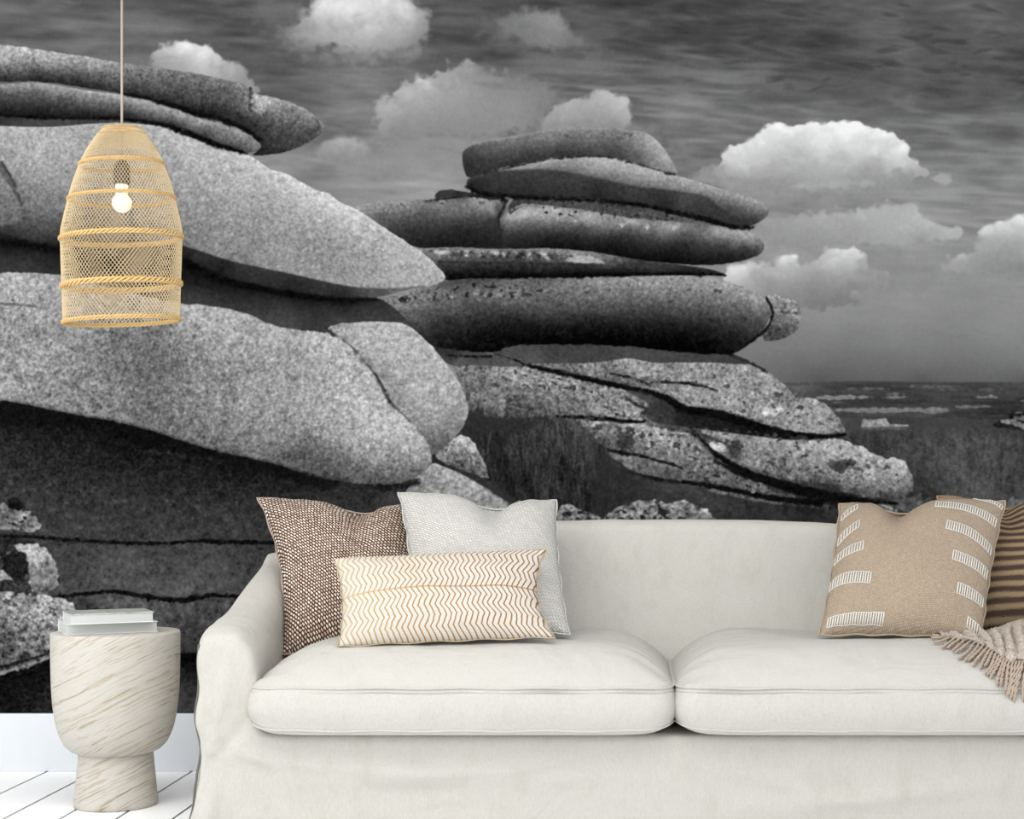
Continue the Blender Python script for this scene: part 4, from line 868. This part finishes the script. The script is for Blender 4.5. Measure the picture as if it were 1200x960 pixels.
# ======================= fringed throw on the right cushion
M_knit = Mat('taupe_knitted_wool', .95, .1); m = M_knit
vv = m.coord('UV', (1, 1, 1)); wv = m.n('ShaderNodeTexWave', i_Vector=vv, i_Scale=9.0, i_Distortion=2.0, i_Detail=2.0); wv.inputs['Detail Scale'].default_value = 3.0; wv.bands_direction = 'Y'
cell = m.n('ShaderNodeTexBrick', i_Vector=m.coord('UV', (1, 1, 1), (0, 0, .5)), i_Scale=30.0, i_Color1=rgb(214, 200, 188), i_Color2=rgb(184, 168, 154), i_Mortar=rgb(116, 98, 86))
cell.inputs['Mortar Size'].default_value = .03; cell.inputs['Mortar Smooth'].default_value = .5
m.col(m.mix(m.noise(m.coord('UV', (60, 14, 1)), 3, 3), cell.outputs['Color'], rgb(232, 220, 208))); m.bump(m.math('SUBTRACT', wv.outputs['Fac'], cell.outputs['Fac']), .9, .004)
M_fringe = plain('taupe_wool_fringe', rgb(168, 152, 138), .95, .1, .15, 220, .5, 300)
def surf(px, py, lift=.008, dmax=4.10):
    """the point of the right cushion's surface that a view ray meets, moved out by lift"""
    D = 3.78
    while D < dmax:
        p = P(px, py, D)
        if D >= CU['y0'] and p.z < cush_z(min(p.x, C2[1] - .01), D, *C2): break
        if D >= CU['y0'] - .008 and CU['zb'] < p.z < CU['zs']: break
        D += .004
    p = P(px, py, D); return p + Vector((0, -lift * .7, lift))
up = [(1098, 748), (1118, 744), (1138, 743), (1158, 741), (1176, 735), (1190, 730), (1202, 726), (1225, 722), (1255, 722), (1300, 726)]
lo = [(1102, 751), (1122, 753), (1142, 757), (1158, 764), (1170, 772), (1181, 780), (1198, 778), (1225, 786), (1260, 796), (1300, 800)]
thr_o = thing('throw_blanket', 'taupe knitted throw with a twisted fringe, spilling over the right seat cushion', 'blanket', surf(1200, 760))
BO = Vector(thr_o.location); NU, NV = 90, 60; vs, uv, fs = [], [], []
for i in range(NU + 1):
    a = i / NU * (len(up) - 1)
    ux, uy = srgb_curve([(k, q[0]) for k, q in enumerate(up)], a), srgb_curve([(k, q[1]) for k, q in enumerate(up)], a)
    lx, ly = srgb_curve([(k, q[0]) for k, q in enumerate(lo)], a), srgb_curve([(k, q[1]) for k, q in enumerate(lo)], a)
    A = P(ux, uy, 4.13); B = surf(lx, ly, .010)
    for j in range(NV + 1):
        t = j / NV; p = A.lerp(B, t); zc = cush_z(min(max(p.x, C2[0]), C2[1] - .01), max(CU['y0'], min(p.y, 4.4)), *C2) + .010
        if p.y < CU['y0']: zc = p.z
        p.z = max(p.z, zc if t < .98 else p.z) 
        r = math.sin(a * 6.0 - t * 3.5 + 1.2 * math.sin(t * 5)); p.z += .009 * r * math.sin(math.pi * min(1, t * 1.02)) * min(1, a / 1.5) + .002 * math.sin(a * 23 + t * 40); p.y -= .004 * r; p.z += .007 * abs(math.sin(t * math.pi * 6 + .25 * math.sin(a * 3)))
        vs.append(p - BO); uv.append((i / NU * 2.2, t * .9))
for i in range(NU):
    for j in range(NV):
        k = i * (NV + 1) + j; fs.append((k, k + NV + 1, k + NV + 2, k + 1))
o = link('knitted_cloth', mesh('knitted_cloth', vs, fs, uv), M_knit, thr_o); md = o.modifiers.new('t', 'SOLIDIFY'); md.thickness = .007; md.offset = 0
rr = random.Random(4)
kn = [(1100, 750), (1112, 752), (1124, 754), (1136, 757), (1147, 759), (1156, 764), (1163, 768), (1170, 773), (1176, 777), (1182, 780), (1190, 780), (1198, 779), (1208, 781), (1220, 785), (1234, 789), (1250, 794), (1266, 797), (1282, 799)]
tp = [(1088, 748), (1098, 757), (1108, 764), (1119, 770), (1131, 776), (1139, 783), (1150, 787), (1159, 797), (1166, 804), (1174, 813), (1182, 820), (1190, 827), (1201, 829), (1214, 832), (1228, 836), (1246, 840), (1262, 842), (1280, 842)]
for i in range(35):
    a = i / 2; k0 = min(int(a), 16); f = a - k0
    K0 = (kn[k0][0] * (1 - f) + kn[k0 + 1][0] * f, kn[k0][1] * (1 - f) + kn[k0 + 1][1] * f); T0 = (tp[k0][0] * (1 - f) + tp[k0 + 1][0] * f + rr.uniform(-2, 2), tp[k0][1] * (1 - f) + tp[k0 + 1][1] * f + rr.uniform(-3, 3))
    parts = []; pts = []
    for q in range(15):
        t = q / 14; bx = 2.5 * math.sin(t * 3 + i) * t
        pts.append(surf(K0[0] + (T0[0] - K0[0]) * t + bx, K0[1] + (T0[1] - K0[1]) * t + 1.0 * math.sin(t * 3.1), .011 - .004 * t))
    for ph in (0, math.pi):
        st_ = [p + Vector((math.cos(ph + q * 1.25), .3, math.sin(ph + q * 1.25))) * .0024 - BO for q, p in enumerate(pts)]
        parts.append(tube(st_, [.0030] * 13 + [.0022, .0012], 5))
    link('tassel', mesh('tassel', *join(parts)), M_fringe, thr_o)

# ======================= carved wooden side table
M_wood = Mat('bleached_carved_wood', .75, .2); m = M_wood
def slanted(ang, sc):
    a_ = m.coord('Object', (1, 1, 1), (0, ang, .25)); b_ = m.n('ShaderNodeMapping'); b_.inputs['Scale'].default_value = sc; m.l(a_, b_.inputs[0]); return b_.outputs[0]
v1 = slanted(.46, (1.1, 1.1, 95)); v2 = slanted(.52, (.8, .8, 170))
wob = m.n('ShaderNodeTexNoise', i_Vector=m.coord('Object', (1, 1, 1)), i_Scale=7.0, i_Detail=2.0)
def warped(vec, amt):
    q = m.n('ShaderNodeVectorMath', operation='MULTIPLY_ADD'); m.l(wob.outputs['Color'], q.inputs[0]); q.inputs[1].default_value = (amt,) * 3; m.l(vec, q.inputs[2]); return q.outputs[0]
g1 = m.noise(warped(v1, 1.6), 1.6, 5, .62); g2 = m.noise(warped(v2, 2.2), 1.2, 3, .6); g3 = m.noise(m.coord('Object', (1, 1, 2.2), (0, .4, 0)), 5, 3)
cw = m.ramp(g1, [(.30, rgb(152, 140, 122)), (.41, rgb(176, 169, 156)), (.49, rgb(187, 183, 175)), (.62, rgb(184, 181, 174)), (.72, rgb(170, 164, 152))])
l2 = m.ramp(g2, [(.30, (1, 1, 1, 1)), (.40, (0, 0, 0, 1))]); l3 = m.ramp(g3, [(.42, (0, 0, 0, 1)), (.66, (1, 1, 1, 1))])
cw = m.mix(m.math('MULTIPLY', l2, m.math('ADD', m.math('MULTIPLY', l3, .8), .25)), cw, rgb(122, 102, 76))
m.col(cw); m.bump(m.math('ADD', g1, m.math('MULTIPLY', g2, .6)), .5, .004)
TX, TY = (136 - 740) / F_PX * 4.372, 4.372
tb = thing('side_table', 'round bleached wood side table with a wide bowl shaped top on a short stem', 'table', (TX, TY, 0))
bowl = [(r_ * .955, z_) for r_, z_ in [(.02, .152), (.085, .149), (.11, .150), (.128, .158), (.146, .176), (.158, .2), (.166, .224), (.172, .252), (.1765, .285), (.1795, .32), (.1815, .36), (.1825, .41), (.183, .45), (.183, .482), (.1815, .4875), (.178, .489), (.10, .4892), (.03, .4892)]]
vs, fs = lathe(bowl, 96); link('bowl_top', mesh('bowl_top', vs, fs), M_wood, tb)
stem = [(r_ * .955, z_) for r_, z_ in [(.02, .001), (.117, .001), (.1195, .004), (.1195, .012), (.117, .03), (.113, .07), (.109, .11), (.1065, .14), (.106, .156), (.02, .157)]]
vs, fs = lathe(stem, 96); link('stem', mesh('stem', vs, fs), M_wood, tb)

# ======================= two books on it
M_page = Mat('book_pages', .9, .1); m = M_page
pg = m.noise(m.coord('Object', (1, 1, 400)), 3, 2); m.col(m.mix(pg, rgb(172, 174, 173), rgb(200, 202, 200)))
M_cov1 = plain('white_book_cover', rgb(212, 215, 215), .5, .4, .02)
M_cov2 = Mat('white_book_cover_with_brown_and_teal_strokes', .35, .5); m = M_cov2
gw = m.noise(m.coord('Object', (3, 9, 1), (0, 0, .5)), 2.2, 3, .5, 1.5)
m.col(m.ramp(gw, [(.0, rgb(190, 198, 198)), (.40, rgb(184, 196, 196)), (.475, rgb(148, 120, 88)), (.50, rgb(194, 194, 190)), (.60, rgb(146, 176, 176)), (.72, rgb(194, 200, 200))]))
M_ink = plain('grey_spine_print', rgb(150, 150, 152), .8, .1)
def book(label, x, y, z, rz, L, Wd, T, cov):
    b = thing('book', label, 'book', (x, y, z), rz, 'two books on the side table')
    t = .0022
    link('front_cover', box(-L / 2, L / 2, -Wd / 2, Wd / 2, T - t, T, .0007), cov, b, False)
    link('back_cover', box(-L / 2, L / 2, -Wd / 2, Wd / 2, 0, t, .0007), M_cov1, b, False)
    link('spine', box(-L / 2, L / 2, Wd / 2 - t, Wd / 2, t, T - t), M_cov1, b, False)
    link('pages', box(-L / 2 + .003, L / 2 - .003, -Wd / 2 + .0028, Wd / 2 - t, t, T - t), M_page, b, False)
    return b
zt = .4892
def front_left(px, py, z, rz, L, Wd):
    D = (EYE - z) * F_PX / (py - CY) if py != CY else 4.2
    p = P(px, py, D); c, s = math.cos(rz), math.sin(rz)
    return p.x + (L / 2) * c - (Wd / 2) * s, p.y + (L / 2) * s + (Wd / 2) * c
A27 = math.radians(27)
x1, y1 = front_left(77, 745, zt, A27, .245, .17); x2, y2 = front_left(82, 732.5, zt + .0308, A27, .222, .155)
book('lower, slightly larger white book directly on the side table top', x1, y1, zt + .0003, A27, .245, .17, .030, M_cov1)
book('upper white book with faint brown and teal strokes on its cover', x2, y2, zt + .0308, A27, .222, .155, .0285, M_cov2)

# ======================= pendant lamp
LX, LY, LD = (142.8 - 740) / F_PX * 4.30, 4.30, 4.30
kpx = F_PX / LD
zpx = lambda y: EYE - (y - CY) / kpx
lamp = thing('pendant_lamp', 'openwork bell shaped rattan pendant lamp hanging on a thin cord in front of the boulders', 'lamp', (LX, LY, zpx(376)))

prof_px = [(149, 15), (151, 22), (158, 29), (165, 34), (172, 39), (181, 44), (190, 48.5), (202, 53), (214, 57.5), (234, 63), (257, 68.5), (268, 70.8), (276, 71.5), (290, 71), (310, 70.5), (332, 69.7), (355, 69), (375, 68.5), (380, 68.3)]
ztop = zpx(149) - zpx(376)
def rad(z):                                              # z measured from the lamp's foot
    y = 376 - z * kpx
    return srgb_curve([(a, b * .948 / kpx) for a, b in prof_px], y)
zl0, zl1 = zpx(378) - zpx(376), zpx(150) - zpx(376)
ctr = Matrix(((1, 0, 0, 0), (0, 1, 0, 0), (.050, .045, 1, 0), (0, 0, 0, 1)))      # the hoops hang a little askew
M_ratt = plain('pale_rattan_cord', rgb(206, 186, 150), .8, .15, .18, 90)
M_rope = plain('golden_twisted_rattan', rgb(200, 168, 114), .75, .2, .25, 120, .5, 200)
NS, NZ = 92, 76; vsn, fsn = [], []
rs = .00074
for hand in (1, -1):
    for s_ in range(NS):
        a0 = 2 * math.pi * s_ / NS; pts = []
        for q in range(NZ + 1):
            z = zl0 + (zl1 - zl0) * q / NZ
            ang = a0 + hand * (.5 * 2 * math.pi / NS) * (abs((q % 4) - 2) - 1) + hand * 0
            r = rad(z) + hand * .0006; pts.append((r * math.cos(ang), r * math.sin(ang), z))
        b = len(vsn)
        for q, (x, y, z) in enumerate(pts):
            L_ = math.hypot(x, y); ex, ey = x / L_, y / L_
            for (dr, dt) in ((rs, 0), (-rs * .5, rs), (-rs * .5, -rs)): vsn.append((x + ex * dr - ey * dt, y + ey * dr + ex * dt, z))
        for q in range(NZ):
            for j in range(3): fsn.append((b + q * 3 + j, b + q * 3 + (j + 1) % 3, b + q * 3 + 3 + (j + 1) % 3, b + q * 3 + 3 + j))
# thin hoops that tie the net row by row
for q in range(2, NZ, 4):
    z = zl0 + (zl1 - zl0) * q / NZ; r = rad(z)
for q in range(50):
    z = zpx(151 + q * .62) - zpx(376)
    if q % 2 == 0:
        r = rad(z); v_, f_ = tube([(r * math.cos(t * math.pi / 24), r * math.sin(t * math.pi / 24), z + .004 * math.sin(t * math.pi / 24 + .5)) for t in range(48)], .0005, 3, True)
        b = len(vsn); vsn += v_; fsn += [tuple(i + b for i in f) for f in f_]
vsn = [ctr @ Vector(v) for v in vsn]
o = link('woven_net_shade', mesh('woven_net_shade', vsn, fsn), M_ratt, lamp, False); o['kind'] = 'stuff'
def rope_ring(y, r_rope, tiltz=0.0, strands=3):
    z0 = zpx(y) - zpx(376); R = rad(z0) + .0008; parts = []; n = 150; tw = int(2 * math.pi * R / (r_rope * 7))
    for k in range(strands):
        pts = []
        for i in range(n):
            a = 2 * math.pi * i / n; ph = a * tw + k * 2 * math.pi / strands
            rr_ = R + r_rope * .55 * math.cos(ph); pts.append(ctr @ Vector((rr_ * math.cos(a), rr_ * math.sin(a), z0 + r_rope * .75 * math.sin(ph) * 1.2)))
        parts.append(tube(pts, r_rope * .55, 5, True))
    link('rope_hoop', mesh('rope_hoop', *join(parts)), M_rope, lamp)
for y, r_ in ((151.5, .0030), (158, .0022), (193, .0042), (233, .0042), (279, .0058), (334, .0068), (376, .0052)): rope_ring(y, r_)
M_metal = plain('dark_lamp_socket', (.05, .045, .04, 1), .4, .5)
M_cord = plain('beige_textile_cord', rgb(166, 154, 142), .8, .2, .05, 100)
def at_l(z): return z
cordpts = [(0, 0, ztop - .09), (0, 0, ztop), (0, 0, CEIL - zpx(376) - .02)]
link('cord', mesh('cord', *tube(cordpts, .0033, 10)), M_cord, lamp)
zs_ = zpx(214) - zpx(376)
link('socket', mesh('socket', *lathe([(.004, zs_ + .062), (.012, zs_ + .06), (.021, zs_ + .045), (.023, zs_), (.019, zs_ - .006)], 24)), M_metal, lamp)
M_bulb = Mat('warm_bulb_glass', .3, .3); M_bulb.col((1, .93, .8, 1)); M_bulb.b.inputs['Emission Color'].default_value = (1, .86, .62, 1); M_bulb.b.inputs['Emission Strength'].default_value = .45
bp = []
for i in range(15):
    a = math.pi * i / 14; bp.append((max(.001, 0.027 * math.sin(a)), -.027 * math.cos(a)))
zb_ = zpx(238) - zpx(376)
bp = [(r_, z_ + zb_) for r_, z_ in bp[:-3]] + [(.017, zs_ - .012), (.0165, zs_ + .002)]
link('bulb', mesh('bulb', *lathe(bp, 28)), M_bulb, lamp)
link('fitting_cap', mesh('fitting_cap', *lathe([(.004, ztop + .004), (.026, ztop - .002), (.03, ztop - .008), (.006, ztop - .010)], 28)), M_rope, lamp)
cz = CEIL - zpx(376)
link('ceiling_rose', mesh('ceiling_rose', *lathe([(.01, cz - .028), (.04, cz - .026), (.05, cz - .012), (.05, cz)], 32)), M_cord, lamp)
